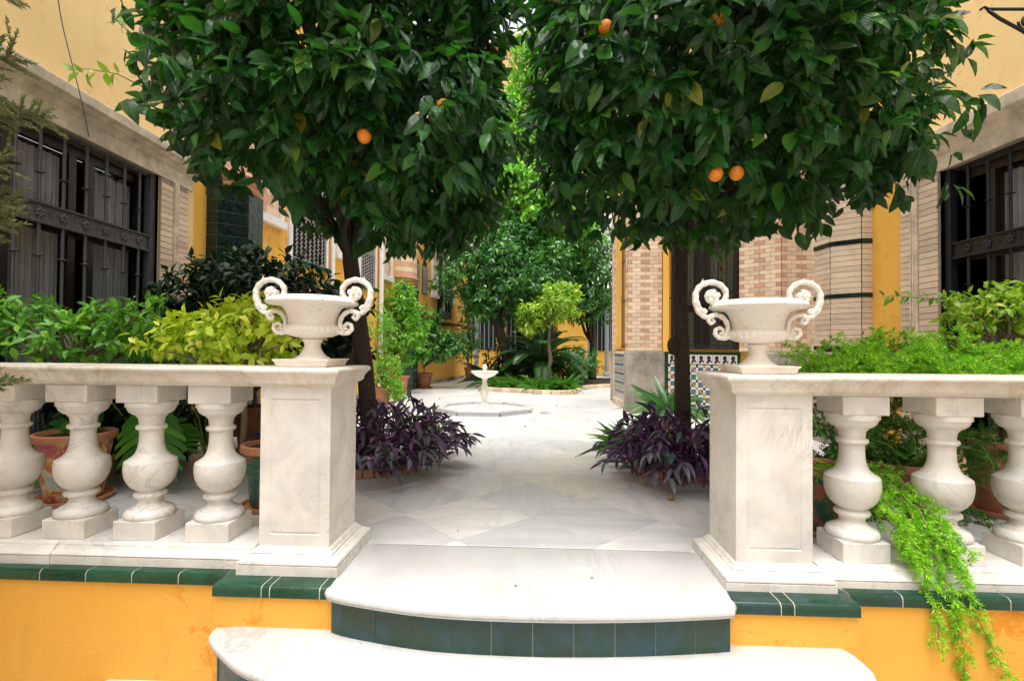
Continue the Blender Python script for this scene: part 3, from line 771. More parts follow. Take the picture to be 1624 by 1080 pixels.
# the window's own frame runs the other way: stile at the far end
grille_window_parent = obj('window_bay', MB().box(1.5, 4.5, -.005, .14, .22, .30), 'stone_mould', NL)
# mirrored local frame so that the heavy stile stands at the far end
def window_left():
    ln = 4.50
    fr = bpy.data.objects.new('grilled_window', None); COL.objects.link(fr); fr.parent = NL; fr.location = (ln, 0, 0); fr.scale = (-1, 1, 1)
    grille_window(fr, sorted([ln-b for b in bars_l]), 0, 3.0, .30, 2.50, (1.80, 1.945), (2.152, 1.575, 1.235, .80), 'iron_grey',
                  [(ln-4.42, ln-3.97), (ln-3.73, ln-3.30), (ln-3.05, ln-2.6)])
window_left()
jl = obj('brick_pier', MB().box(4.505, 4.878, -.018, -.001, .0, 2.498), 'mortar', NL)
courses(jl, (4.50, -.018), (4.66, -.018), .02, 2.5, .054, .2, ['brick_cream'], .012)
courses(jl, (4.725, -.018), (4.88, -.018), .02, 2.5, .054, .2, ['brick_cream'], .012)
obj('rib', MB().cbox(4.664, 4.672, -.045, -.018, 0, 2.498, .002).tube([(4.684, -.035, 0), (4.684, -.035, 2.498)], .009, 8).tube([(4.705, -.035, 0), (4.705, -.035, 2.498)], .009, 8).cbox(4.714, 4.722, -.045, -.018, 0, 2.498, .002), 'stone_mould', jl)
cornice(NL, -1.0, 4.96, 2.502, 2.63, 2.79)
cable = MB(); pts = []
for i in range(22):
    k = i/21; pts.append((3.02+.62*k+.05*math.sin(k*5), -.13-.02*math.sin(k*9), 4.1-1.63*k))
cable.tube(pts, .0035, 6); tag(obj('cable', cable, 'iron_grey', None), 'thin dark cable dangling down the pale wall over the left cornice', 'cable').matrix_world = NL.matrix_world if False else Matrix.Translation((-3.22, 0, 0)) @ Matrix.Rotation(PI/2, 4, 'Z')

# --- long left house with its tiled piers; local x along the facade
def facade(name, label, A, B, z1, mat, thick=.4, x_pad=(0, 0)):
    a, b = Vector(A), Vector(B); d = (b-a); L = d.length; rz = math.atan2(d.y, d.x)
    t = thing(name, label, 'house', (a.x, a.y, 0), rz); return t, L
A1, B1, C1 = (-3.22, 5.0), (-2.60, 11.3), (-1.47, 16.3)
LH, L1 = facade('house', 'long ochre yellow house along the left side with white framed niches and grilles', A1, B1, 8, 'plaster_ochre')
d1 = (Vector(B1)-Vector(A1)).normalized()
def on1(px):      # distance along the first facade of the ray through a photo column
    k = (px-812)/790.; a = Vector(A1); return (k*a.y-a.x)/(d1.x-k*d1.y)
obj('wall', MB().box(-.02, L1+.05, 0, .4, -.01, 6.2), 'plaster_ochre', LH)
obj('wall_base', MB().box(.3, L1-.5, -.015, -.001, 0, .10), 'concrete', LH)
def tiled_pier(parent, x0, x1, proj, c0, ztop, rows, mat, striped=True, zcap=6.4, tmax=2, cy=0):
    pr = octa_pier(x0, x1, proj, (c0,))
    core = [(p[0], p[1]) for p in pr]
    def shrink(P, s):
        cx = (x0+x1)/2; return [(cx+(x-cx)*(1-s/((x1-x0)/2)), y*(1-s/proj)) for x, y in P]
    P = obj('tiled_pier', MB().outline([Vector(q) for q in shrink(core, .003)], [(0, 0), (0, ztop)]), 'grout', parent)
    for i in range(len(core)-1):
        a, b = Vector(core[i]), Vector(core[i+1]); L = (b-a).length; n = max(1, round(L/.21)); d = (b-a)/L; w = L/n
        for k in range(n):
            c = a+d*(w*(k+.5)); z = .004; h = ztop/rows
            for r_ in range(rows):
                me = cached(('ptile', round(w, 3), round(h, 3), mat), lambda: MB().cbox(-w/2+.0015, w/2-.0015, -.001, .010, .0015, h-.0015, .0015).mesh('glazed_tile', mat))
                obj('glazed_tile', me, parent=P, loc=(c.x, c.y, h*r_), rz=math.atan2(d.y, d.x))
    # corbelled cap and banded round turret above
    n = 20; cx = (x0+x1)/2; rw = (x1-x0)/2
    tb = MB(); prof = [(1.0, ztop), (1.10, ztop+.03), (1.12, ztop+.06), (1.06, ztop+.08), (1.16, ztop+.12), (1.22, ztop+.17), (1.15, ztop+.2)]
    ring = lambda s, z: [(cx+rw*s*math.cos(PI+PI*k/n), proj*1.05*s*math.sin(PI+PI*k/n)+.05, z) for k in range(n+1)]
    v = [q for s, z in prof for q in ring(s, z)]; m = n+1
    f = [(i*m+k, i*m+k+1, (i+1)*m+k+1, (i+1)*m+k) for i in range(len(prof)-1) for k in range(n)]
    f += [tuple(range(m))[::-1], tuple((len(prof)-1)*m+k for k in range(m))]
    obj('corbel', MB().add(v, f), 'brick_terra', P, smooth=True)
    tu = MB(); z = ztop+.2; row = 0
    while z < zcap-.1:
        v = ring(1.08, z)+ring(1.08, z+.105); f = [(k, k+1, m+k+1, m+k) for k in range(n)]; tu.add(v, f, row % 2); z += .11; row += 1
        v = ring(1.07, z-.006)+ring(1.07, z+.001); tu.add(v, f, 2)
    obj('turret', tu, ['brick_pink', 'brick_cream', 'mortar'], P)
tiled_pier(LH, .18, .86, .33, .12, 2.62, 21, 'tile_dark')
tiled_pier(LH, L1-.20, L1+.62, .36, .16, 2.36, 16, 'tile_green')
def niche(parent, x0, x1, z0, z1):
    f = obj('niche', MB().box(x0, x1, -.012, -.001, z0, z1), 'brick_cream', parent)
    courses(f, (x0+.01, -.012), (x1-.01, -.012), z0+.01, z1-.02, .13, .24, None, .006, .004, .5, lambda r, k, u: 'brick_pink' if (r+k) % 2 else 'brick_cream')
    fr = MB().cbox(x0-.07, x0, -.05, 0, z0-.06, z1+.06).cbox(x1, x1+.07, -.05, 0, z0-.06, z1+.06).cbox(x0-.09, x1+.09, -.08, 0, z0-.10, z0-.001).cbox(x0-.0, x1+.0, -.05, 0, z1, z1+.06)
    obj('frame', fr, 'white_paint', f)
niche(LH, on1(410)-.45, on1(438), 2.60, 3.9)
niche(LH, on1(531)+.0, on1(556), 2.52, 3.9)
niche(LH, on1(605), on1(617), 2.46, 3.9)
def lattice_window(parent, x0, x1, z0, z1):
    w = obj('window', MB().box(x0, x1, -.004, -.001, z0, z1), 'dark_void', parent)
    obj('frame', MB().cbox(x0-.08, x0, -.045, 0, z0-.06, z1+.1).cbox(x1, x1+.06, -.045, 0, z0-.0, z1+.1), 'white_paint', w)
    obj('sill', MB().cbox(x0-.0, x1+.08, -.09, 0, z0-.07, z0-.005), 'tile_green', w)
    g = MB(); nx = 8; W = x1-x0; zb0, zb1 = z0+.62, z0+.80
    for k in range(nx+1):
        xx = x0+W*k/nx; pts = []
        for i in range(57):
            z = z0+(zb0-z0)*i/56; pts.append((xx+.022*math.sin(i*1.12+(PI if k % 2 else 0)), -.03, z))
        g.tube(pts, .009, 4)
        pts = [(xx+.030*math.sin(i*.9+(PI if k % 2 else 0)), -.03, zb1+(z1-zb1)*i/36) for i in range(37)]
        g.tube(pts, .009, 4)
    for z in (z0+.01, zb0, zb1, z1): g.tube([(x0, -.032, z), (x1, -.032, z)], .012, 4)
    for k in range(int(W/.06)):
        for zz in (zb0+.05, zb0+.12):
            c = (x0+.03+k*.06, -.03, zz); pts = [(c[0]+.024*math.cos(a*.785), -.03, c[2]+.024*math.sin(a*.785)) for a in range(9)]; g.tube(pts, .007, 4)
    obj('scroll_grille', g, 'lattice_metal', w)
simple('lattice_metal', (.40, .36, .33), .5, .1, 20, .3, 0)
lattice_window(LH, on1(457.5), on1(512), 2.18, 3.7)
lattice_window(LH, on1(568), on1(591), 2.12, 3.7)
for px in (520.5, 599):
    x = on1(px); obj('downpipe', MB().tube([(x, -.06, 0), (x, -.06, 7.5)], .035 if px < 550 else .05, 12), 'white_paint', LH, smooth=True)

# --- its far stretch, turned towards the path
d2 = (Vector(C1)-Vector(B1)).normalized()
def on2(px):
    k = (px-812)/790.; a = Vector(B1); return (k*a.y-a.x)/(d2.x-k*d2.y)
FH, L2 = facade('house', 'ochre house at the path bend behind the potted shrubs, with arched lattice windows', B1, C1, 8, 'plaster_ochre')
obj('wall', MB().box(.02, L2, 0, .4, -.01, 6.0), 'plaster_ochre', FH)
obj('wall_base', MB().box(.7, L2+.01, -.02, -.001, 0, .09), 'concrete', FH)
for (pa, pb) in ((656, 664), (668, 676.5)):
    x0, x1 = on2(pa), on2(pb); cx = (x0+x1)/2; hw = (x1-x0)/2; z0 = 2.33; zs = 2.95
    pts = [Vector((x0, z0)), Vector((x1, z0)), Vector((x1, zs))]+[Vector((cx+hw*math.cos(a*PI/8), zs+hw*1.5*math.sin(a*PI/8))) for a in range(1, 8)]+[Vector((x0, zs))]
    n = len(pts); v = [(p.x, -.004, p.y) for p in pts]; f = [tuple(range(n))]
    w = obj('arched_window', MB().add(v, f), 'dark_void', FH)
    g = MB()
    for k in range(int((x1-x0)/.07)):
        for r_ in range(10):
            c = (x0+.05+k*.07, z0+.05+r_*.07); g.tube([(c[0]+.03*math.cos(a*.785), -.02, c[1]+.03*math.sin(a*.785)) for a in range(9)], .008, 4)
    obj('lattice', g, 'lattice_metal', w)
niche(FH, on2(684), on2(690.5), 2.40, 3.9); niche(FH, on2(711.5), on2(716.5), 2.36, 3.9)
x0, x1 = on2(693), on2(709)
bw = obj('window_bay', MB().box(x0, x1, -.14, 0, 1.78, 1.98), 'iron_black', FH)
obj('window', MB().box(x0+.1, x1-.1, -.05, -.001, 1.98, 3.6), 'stone_mould', bw)
obj('frame', MB().cbox(x0, x0+.1, -.12, 0, 1.98, 3.6).cbox(x1-.1, x1, -.12, 0, 1.98, 3.6).cbox(x0+.48, x0+.55, -.10, -.05, 1.98, 3.6), 'tile_dark', bw)
obj('shelf', MB().cbox(x0-.05, x1+.12, -.42, .0, 1.58, 1.64), 'iron_black', bw)
obj('downpipe', MB().tube([(L2+.12, -.0, 0), (L2+.12, -.0, 7)], .055, 12), 'grey_paint', FH, smooth=True)

# --- near right house; local x = -world Y, local y = +world X
NR = thing('house', 'yellow house end at far right with a black grilled window and brick pier', 'house', (3.61, 5.0, 0), -PI/2)
W4 = 5.0
obj('wall', MB().box(-.9, W4-4.59, .0, .45, -.01, 6.2).box(W4-4.59, W4-4.18, .001, .45, -.01, 6.2).box(W4-4.18, 9.5, .0, .45, 2.52, 6.2).box(W4-4.18, 9.5, .0, .45, -.8, .30).box(W4-1.4, 9.5, .0, .45, .30, 2.52), 'plaster_pale', NR)
obj('side_strip', MB().box(.02, W4-4.60, -.006, -.001, 0, 6.1), 'plaster_ochre', NR)
fr = bpy.data.objects.new('grilled_window', None); COL.objects.link(fr); fr.parent = NR; fr.location = (W4-4.18, 0, 0)
bars_r = [4.18-Y*1.18 for Y in (3.378, 3.235, 3.09, 2.945, 2.80, 2.655, 2.51, 2.365)]
grille_window(fr, bars_r, 0, 2.78, .30, 2.48, (1.725, 1.86), (2.128, 1.50, 1.16, .80), 'iron_black', [(.34, .74), (.98, 1.4), (1.7, 2.2)])
jr = obj('brick_pier', MB().box(W4-4.59+.002, W4-4.18-.005, -.018, -.001, .0, 2.478), 'mortar', NR)
courses(jr, (W4-4.59, -.018), (W4-4.46, -.018), .02, 2.48, .053, .2, ['brick_tan'], .012)
courses(jr, (W4-4.385, -.018), (W4-4.185, -.018), .02, 2.48, .053, .2, ['brick_tan'], .012)
obj('rib', MB().cbox(W4-4.458, W4-4.448, -.05, -.018, 0, 2.478, .002).tube([(W4-4.43, -.038, 0), (W4-4.43, -.038, 2.478)], .010, 8).tube([(W4-4.407, -.038, 0), (W4-4.407, -.038, 2.478)], .010, 8).cbox(W4-4.395, W4-4.388, -.05, -.018, 0, 2.478, .002), 'stone_mould', jr)
cornice(NR, W4-4.66, 6.2, 2.482, 2.62, 2.80)
# octagonal cream brick column
c0 = (3.61, 4.99)
colm = thing('brick_column', 'cream brick octagonal column with dark green tile bands beside the yellow strip', 'column', (3.61, 5.2, 0), 0)
cp = [(0, -.21), (-.105, -.21), (-.294, -.02), (-.294, .245), (-.105, .43), (0, .43)]
cw = [Vector(q) for q in cp]
def inset_c(s): return [Vector((q.x+(s if q.x < -.01 else 0), q.y+(s if q.y < -.1 else (-s if q.y > .35 else 0)))) for q in cw]
obj('core', MB().outline(inset_c(.012)[::-1] if False else [Vector(q) for q in inset_c(.012)][::-1], [(0, .94), (0, 5.5)]), 'mortar', colm)
bands = [.965, 1.50, 2.045, 2.59, 3.135]
for bi, zb in enumerate(bands):
    nrow = 9; ch = (.545-.045)/nrow
    for i in range(3):
        a, b = cw[i+0], cw[i+1]
        a, b = b, a   # outward to the left of the walk
        d = (b-a).normalized(); ang_ = math.atan2(d.y, d.x); L = (b-a).length; c = (a+b)/2
        # band tile
        me = cached(('band', round(L, 3)), lambda: MB().cbox(-L/2-.004, L/2+.004, -.018, .012, 0, .046, .003).mesh('band_tile', 'tile_dark'))
        nrm = Vector((d.y, -d.x))
        obj('band_tile', me, parent=colm, loc=(c.x, c.y, zb), rz=ang_+0)
    for i in range(3):
        a, b = cw[i+1], cw[i]
        courses(colm, (a.x, a.y), (b.x, b.y), zb+.045, zb+.545, ch, .6, ['brick_tan'], .012, .004)
obj('plinth', MB().outline([Vector(q) for q in [(0.0, .50), (-.20, .50), (-.36, .30), (-.36, -.06), (-.16, -.28), (0, -.28)]], [(0, 0), (0, .92), (.02, .945)]), 'concrete', colm)

# --- right corner house with the striped brick piers
K0, K1, K2 = Vector((2.30, 7.60)), Vector((3.12, 6.79)), Vector((3.49, 6.42))
RH = thing('house', 'striped pink and cream brick house on the right behind the urn with leaded window', 'house', (0, 0, 0), 0)
stripe = lambda r, k, u: 'brick_pink' if (r % 2 and k % 2 == 0) else 'brick_cream'
stripe2 = lambda r, k, u: 'brick_pink' if (r % 2 and k % 2 == 0) else 'brick_cream'
# mass of the house
mass = [Vector((1.80, 7.70)), Vector((2.30, 7.66)), Vector((3.52, 6.46)), Vector((4.4, 6.46)), Vector((6, 6.46)), Vector((6, 9.30)), Vector((1.86, 9.30))]
obj('wall', MB().outline([q+Vector((.05, .05)) for q in mass], [(0, .0), (0, 6.2)]), 'plaster_ochre', RH)
cb = obj('wall_base', MB().outline([Vector(q) for q in [(1.745, 7.615), (2.325, 7.56), (2.38, 7.66), (2.2, 7.85), (1.76, 7.85)]], [(0, 0), (0, .915), (.008, .93)]), 'concrete', RH)
# pier at the corner
cp_ = obj('corner_pier', MB().outline([Vector(q) for q in [(1.785, 7.66), (2.29, 7.62), (2.32, 7.75), (2.2, 7.84), (1.80, 7.84)]], [(0, .93), (0, 6.2)]), 'mortar_cream', RH)
courses(cp_, (1.775, 7.652), (2.295, 7.612), .935, 4.1, .058, .130, None, .012, .003, .5, stripe)
courses(cp_, (1.795, 7.84), (1.775, 7.652), .935, 4.1, .058, .19, None, .012, .003, .5, lambda r, k, u: 'brick_pink' if r % 4 == 1 else 'brick_cream')
# side face along the path with a window and a framed tile panel below
sp = obj('side_pier', MB().box(1.885, 2.0, 8.95, 9.35, .93, 6.2), 'mortar_cream', RH)
courses(sp, (1.885, 9.35), (1.885, 8.95), .935, 4.1, .058, .13, None, .012, .003, .5, stripe)
courses(sp, (1.885, 8.95), (2.0, 8.95), .935, 4.1, .058, .13, None, .012, .003, .5, stripe)
obj('wall_base', MB().box(1.86, 2.0, 8.93, 9.40, 0, .93), 'concrete', RH)
sw = obj('window', MB().box(1.89, 1.95, 7.86, 8.50, .98, 4.2), 'dark_void', RH)
mb = MB()
for k in range(6): mb.tube([(1.87, 7.9+k*.11, .98), (1.87, 7.9+k*.11, 4.2)], .012, 6)
for z in (1.0, 1.75, 2.42, 3.1): mb.box(1.862, 1.882, 7.86, 8.5, z, z+.03)
obj('bars', mb, 'iron_grey', sw)
obj('yellow_reveal', MB().box(1.87, 1.93, 8.52, 8.93, .96, 6.2), 'plaster_ochre', RH)
pn = obj('tile_panel', MB().box(1.835, 1.93, 7.86, 8.92, .0, .93), 'mosaic_grey', RH)
obj('panel_frame', MB().box(1.80, 1.93, 7.86, 8.92, .0, .12).box(1.815, 1.93, 7.855, 7.90, .121, .93).box(1.815, 1.93, 8.88, 8.925, .121, .93).box(1.815, 1.93, 7.9, 8.88, .885, .93), 'stone_mould', pn)
cols = ['mosaic_blue', 'mosaic_white', 'mosaic_ochre', 'mosaic_green', 'mosaic_plum']
simple('mosaic_blue', (.10, .16, .30), .25, 0, 30, .2, 0); simple('mosaic_white', (.68, .67, .62), .25, 0, 30, .1, 0); simple('mosaic_ochre', (.55, .30, .06), .25, 0, 30, .2, 0)
simple('mosaic_green', (.05, .18, .10), .25, 0, 30, .2, 0); simple('mosaic_plum', (.07, .03, .07), .25, 0, 30, .2, 0)
mb = MB(); zz = .24
for r_ in range(21):
    for k in range(32):
        c = (0 if r_ % 5 == 0 else 2 if (r_ % 5 == 2 and k % 2) else 3 if (r_ % 5 == 3 and (k+r_) % 3 == 0) else 0 if (k+r_) % 3 == 0 else 1)
        y = 7.91+k*.0302; mb.box(1.827, 1.836, y, y+.027, zz+r_*.030, zz+r_*.030+.027, c)
obj('mosaic', mb, cols, pn, kind='stuff')
# 45 degree wall: leaded window, striped brick, tile dado
dk = (K1-K0).normalized(); ak = math.atan2(dk.y, dk.x)
DW = obj('bay_wall', MB().box(0, 1.665, .0, .05, 0, 6.2), 'plaster_ochre', RH, loc=(K0.x, K0.y, 0), rz=ak)
win = obj('window', MB().box(.16, 1.14, -.02, -.001, .97, 4.3), 'wood_dark', RH, loc=(K0.x, K0.y, 0), rz=ak)
def leaded(x0, x1, z0, z1):
    g = obj('leaded_pane', MB().box(x0, x1, -.03, -.021, z0, z1), 'pane_olive', win)
    m = MB(); xm = (x0+x1)/2; w = x1-x0
    for x in (x0+.02, x0+.05, x1-.05, x1-.02): m.tube([(x, -.033, z0), (x, -.033, z1)], .003, 4)
    for z in np.linspace(z0, z1, 9): m.tube([(x0, -.033, z), (x1, -.033, z)], .003, 4)
    m.tube([(xm, -.033, z0), (xm, -.033, z1)], .003, 4)
    obj('leading', m, 'iron_grey', win)
    for zc2 in ((z0+z1)/2-.09, (z0+z1)/2+.09):
        m = MB(); v = [(xm-.03, -.036, zc2), (xm, -.036, zc2-.045), (xm+.03, -.036, zc2), (xm, -.036, zc2+.045)]
        v += [(a, -.031, c) for a, _, c in v]; m.add(v, [(0, 1, 2, 3), (0, 4, 5, 1), (1, 5, 6, 2), (2, 6, 7, 3), (3, 7, 4, 0)])
        obj('lozenge', m, 'pane_red', win)
t_ = simple('pane_olive', (.07, .075, .045), .12, 0, 14, .5, .15); t_ = simple('pane_red', (.06, .008, .008), .15, 0, 14, .3, .1)
leaded(.74, 1.06, 1.62, 2.38); leaded(.74, 1.06, .99, 1.50); leaded(.74, 1.06, 2.50, 3.26); leaded(.24, .52, 1.62, 2.38); leaded(.24, .52, 2.5, 3.26); leaded(.24, .52, .99, 1.5)
m = MB()
for k in range(9): m.tube([(.19+k*.115, -.09, .97), (.19+k*.115, -.09, 4.2)], .011, 7)
for z in (1.0, 1.72, 2.42, 3.12): m.box(.155, 1.145, -.10, -.075, z, z+.022)
obj('bars', m, 'iron_black', win)
obj('yellow_reveal', MB().box(.03, .13, -.05, -.001, .93, 6.2), 'plaster_ochre', RH, loc=(K0.x, K0.y, 0), rz=ak)
ep = obj('brick_pier', MB().box(1.16, 1.67, -.06, -.001, .93, 6.2), 'mortar_cream', RH, loc=(K0.x, K0.y, 0), rz=ak)
courses(ep, (1.155, -.06), (1.68, -.06), .945, 3.6, .056, .13, None, .012, .003, .5, stripe2)
q = K0+dk*1.68+Vector((dk.y, -dk.x))*.06
ep2 = obj('brick_pier', MB().box(0, 1.2, .001, .1, .93, 6.2), 'mortar_cream', RH, loc=(q.x, q.y, 0), rz=0)
courses(ep2, (0, 0), (.62, 0), .945, 3.6, .056, .13, None, .012, .003, .5, stripe)
lb = MB().outline([K0+Vector((-.02, -.16))+dk*1.2, q+Vector((-.06, -.16)), Vector((3.3, 5.9)), Vector((5, 5.9)), Vector((5, 6.6)), Vector((3.4, 6.75)), K0+dk*1.2+Vector((.1, .1))], [(0, 0), (0, .915), (.015, .94)])
obj('ledge', lb, 'concrete', RH)
dd = obj('tile_dado', MB().box(.06, 1.15, -.045, -.001, .0, .93), 'tile_green', RH, loc=(K0.x, K0.y, 0), rz=ak)
mm = MB()
for k in range(9):
    x = .12+k*.112
    if x+.105 > 1.13: break
    tl = obj('motif_tile', cached('mt', lambda: MB().cbox(0, .106, -.052, -.045, 0, .135, .001).mesh('motif_tile', 'mosaic_white')), parent=dd, loc=(x, 0, .755))
    def motif():
        b = MB(); P = [(.02, .01), (.05, .01), (.055, .03), (.075, .035), (.09, .015), (.1, .03), (.09, .055), (.07, .06), (.085, .08), (.08, .11), (.055, .125), (.03, .11), (.025, .08), (.04, .06), (.025, .05)]
        v = [(x_, -.054, z_) for x_, z_ in P]; return b.add(v, [tuple(range(len(P)))]).mesh('motif', 'mosaic_plum')
    obj('motif', cached('motif', motif), parent=dd, loc=(x, 0, .755))
mb = MB()
for r_ in range(19):
    for k in range(28):
        a = (k % 6, r_ % 6); c = 4 if a in ((0, 0), (3, 3)) else 2 if (a[0]+a[1]) % 6 == 3 else 3 if (a[0]-a[1]) % 6 == 3 else 0 if (a[0]+a[1]) % 2 == 0 and (a[0]*a[1]) % 3 else 1
        mb.box(.12+k*.0355, .12+k*.0355+.032, -.052, -.045, .07+r_*.0355, .07+r_*.0355+.032, c)
obj('mosaic', mb, cols, dd, kind='stuff')

# --- far buildings
FB = thing('building', 'ochre building closing the far end of the courtyard with grey iron posts', 'building', (0, 18.5, 0), 0)
obj('wall', MB().box(-6, -.25, 0, .4, 0, 3.1).box(-.25, 1.7, .35, .6, 0, 3.1).box(1.7, 3.0, 0, .4, 0, 3.1).box(3.0, 9, 0.3, .6, 0, 3.1), 'plaster_ochre', FB)
obj('upper_wall', MB().box(-6, 9, -.02, .4, 3.1, 7.0), 'plaster_white', FB)
obj('balcony_slab', MB().box(-6, 9, -.35, 0, 3.02, 3.16), 'white_paint', FB)
for x0, x1, z0, z1 in ((-.2, 1.6, .1, 2.9), (3.05, 4.4, .9, 2.9), (-1.5, -.6, .9, 2.6)):
    w = obj('window', MB().box(x0, x1, .27 if x0 > -.5 else -.03, .34 if x0 > -.5 else -.002, z0, z1), 'dark_void', FB)
    m = MB(); k = x0
    while k < x1: m.tube([(k, .2 if x0 > -.5 else -.08, z0), (k, .2 if x0 > -.5 else -.08, z1)], .018, 5); k += .16
    obj('bars', m, 'grey_paint', w)
for x0 in (-2.4, .2, 1.1, 2.4, 3.7):
    w = obj('window', MB().box(x0, x0+.6, -.06, -.021, 3.9, 5.6), 'dark_void', FB); obj('frame', MB().cbox(x0-.08, x0, -.08, -.02, 3.85, 5.65).cbox(x0+.6, x0+.68, -.08, -.02, 3.85, 5.65).cbox(x0+.27, x0+.33, -.075, -.06, 3.9, 5.6), 'white_paint', w)
for x in (-1.25, .35, 2.75, 3.35):
    obj('post', MB().tube([(x, -.9, 0), (x, -.9, 3.0)], .075, 10).lathe([(.12, 0), (.12, .1), (.08, .16)], 12, (x, -.9, 0)), 'grey_paint', FB, smooth=True)
UB = thing('building', 'peach coloured upper storeys with pierced parapet rising beyond the far trees', 'building', (1.2, 22, 0), 0)
obj('wall', MB().box(-7, 8, 0, .5, 0, 15.0), 'plaster_peach', UB)
m = MB()
for k in range(60):
    for r_ in range(5):
        c = (-4+k*.2, 8.3+r_*.2); m.tube([(c[0]+.09*math.cos(a*.785), -.25, c[1]+.09*math.sin(a*.785)) for a in range(9)], .02, 4)
obj('parapet', m, 'white_paint', UB)
obj('awning', MB().box(.1, 3.0, -1.0, 0, 7.9, 8.1).box(-.9, 3.0, -.3, -.01, 6.2, 7.9), 'plaster_white', UB)
obj('cornice', MB().box(-7, 8, -.2, -.0, 9.5, 9.7).box(-7, 8, -.25, 0, 14.4, 14.8), 'brick_cream', UB)
for x0 in (-3, -1.2, .6, 2.4):
    w = obj('window', MB().box(x0, x0+.9, -.05, -.002, 9.9, 11.2), 'dark_void', UB); obj('frame', MB().cbox(x0-.1, x0, -.08, 0, 9.85, 11.25).cbox(x0+.9, x0+1.0, -.08, 0, 9.85, 11.25), 'white_paint', w)

# ------------------------------------------------------------------ fountain
FT = thing('fountain', 'small white marble fountain with an octagonal basin on the courtyard floor', 'fountain', (-.42, 7.73, 0), -.06)
Ro = .80; oct_ = lambda r: [Vector((r*math.cos(PI/8+k*PI/4), r*math.sin(PI/8+k*PI/4))) for k in range(8)]
for k in range(8):
    o, i_ = oct_(Ro), oct_(Ro-.14); a, b, c, d = o[k], o[(k+1) % 8], i_[(k+1) % 8], i_[k]
    ctr = (a+b+c+d)/4; P = [(q-ctr)*.997 for q in (a, b, c, d)]
    obj('basin_kerb', MB().outline(P, [(.008, 0), (.008, .045), (0, .05), (0, .068), (.004, .072)]), 'marble_step', FT, loc=(ctr.x, ctr.y, 0))
obj('basin_floor', MB().outline(oct_(Ro-.13), [(0, .001), (0, .022)]), 'marble_fountain', FT)
obj('plinth', MB().sqlathe([(.118, .022), (.118, .05), (.112, .058), (.10, .062), (.10, .085), (.09, .09)]), 'marble_fountain', FT)
obj('pedestal', MB().lathe([(.085, .09), (.06, .10), (.045, .12), (.04, .15), (.052, .165), (.052, .175), (.04, .185), (.055, .21), (.068, .25), (.066, .29), (.050, .35), (.038, .42), (.034, .47), (.05, .49), (.05, .50)], 28), 'marble_fountain', FT, smooth=True)
fl = lambda a, z: 1+(.03*math.sin(a*26) if z < .575 else 0)
obj('bowl', MB().lathe([(.05, .50), (.10, .515), (.15, .54), (.185, .570), (.19, .576), (.205, .58), (.212, .59), (.212, .602), (.20, .606), (.17, .59), (.05, .58)], 104, rmod=fl), 'marble_fountain', FT, smooth=True)
obj('finial', MB().lathe([(.04, .58), (.032, .60), (.026, .63), (.034, .645), (.036, .67), (.028, .70), (.008, .715)], 20), 'marble_fountain', FT, smooth=True)
tag(obj('drain_slab', MB().cbox(-.07, .07, -.07, .07, 0, .035, .004), 'marble_step', loc=(.50, 7.42, 0), rz=-.1), 'small square marble block on the floor right of the fountain basin', 'marble block')

# ------------------------------------------------------------------ pots
def pot_parts(t, r, h, mat, saucer=True, rim=.045, rimmat=None, soil=True):
    prof = [(r*.66, .0), (r*.70, .01), (r*.92, h-rim), (r*.92, h-rim-.001), (r*1.02, h-rim), (r*1.04, h-rim*.5), (r*1.03, h-.004), (r*1.0, h), (r*.92, h), (r*.88, h-.03), (r*.6, h-.035)]
    z0 = .02 if saucer else 0
    o = obj('pot', MB().lathe([(a, b+z0) for a, b in prof[:4]], 36, cap=False), mat, t, smooth=True)
    obj('rim', MB().lathe([(a, b+z0) for a, b in prof[3:]], 36, cap=False), rimmat or mat, t, smooth=True)
    if soil: obj('soil', MB().lathe([(.001, h-.022+z0), (r*.93, h-.025+z0)], 24, cap=False), 'soil', t)
    if saucer: obj('saucer', MB().lathe([(r*.80, 0), (r*.95, .006), (r*1.0, .03), (r*.95, .032), (r*.9, .012), (.01, .012)], 32), rimmat or mat, t, smooth=True)
    return h+z0
def pot(loc, r, h, mat, label, group=None, **k):
    t = thing('plant_pot', label, 'plant pot', loc, rnd.uniform(0, 6), group); t['top'] = pot_parts(t, r, h, mat, **k); return t
def bush(name, label, cat, loc, stems, crowns, protoset, mat, L0, W0, nbig, bark='bark_pale', seed=1, droop=.4, stem_r=.012, group=None, foliage='foliage', fork=None):
    """loc = base of the stem; crowns = list of (centre, radii, sprigs, per)"""
    t = thing(name, label, cat, loc, 0, group); A = None; tips = []
    for ci, (c, rad, ns, per) in enumerate(crowns):
        q = crown(c, rad, ns, per, L0, W0, 2.3, .5, droop, .12, seed+ci, .35)
        tips += [tuple(x) for x in q[5][::max(1, ns//stems)]][:stems]
        q = q[:5]; A = q if A is None else tuple(np.concatenate((a, b)) for a, b in zip(A, q))
    mb = MB(); fk = Vector(fork or (0, 0, crowns[0][0][2]*.45)); mb.tube([(0, 0, -.02), (fk.x*.4+.01, fk.y*.4, fk.z*.5), fk], [stem_r*1.3, stem_r*1.1, stem_r], 8)
    branchwork(mb, fk, tips, stem_r*.75, seed, 5, .025, 5)
    obj('stems', mb, bark, t, smooth='all')
    split_leaves(t, protoset, A, mat, nbig, foliage)
    return t

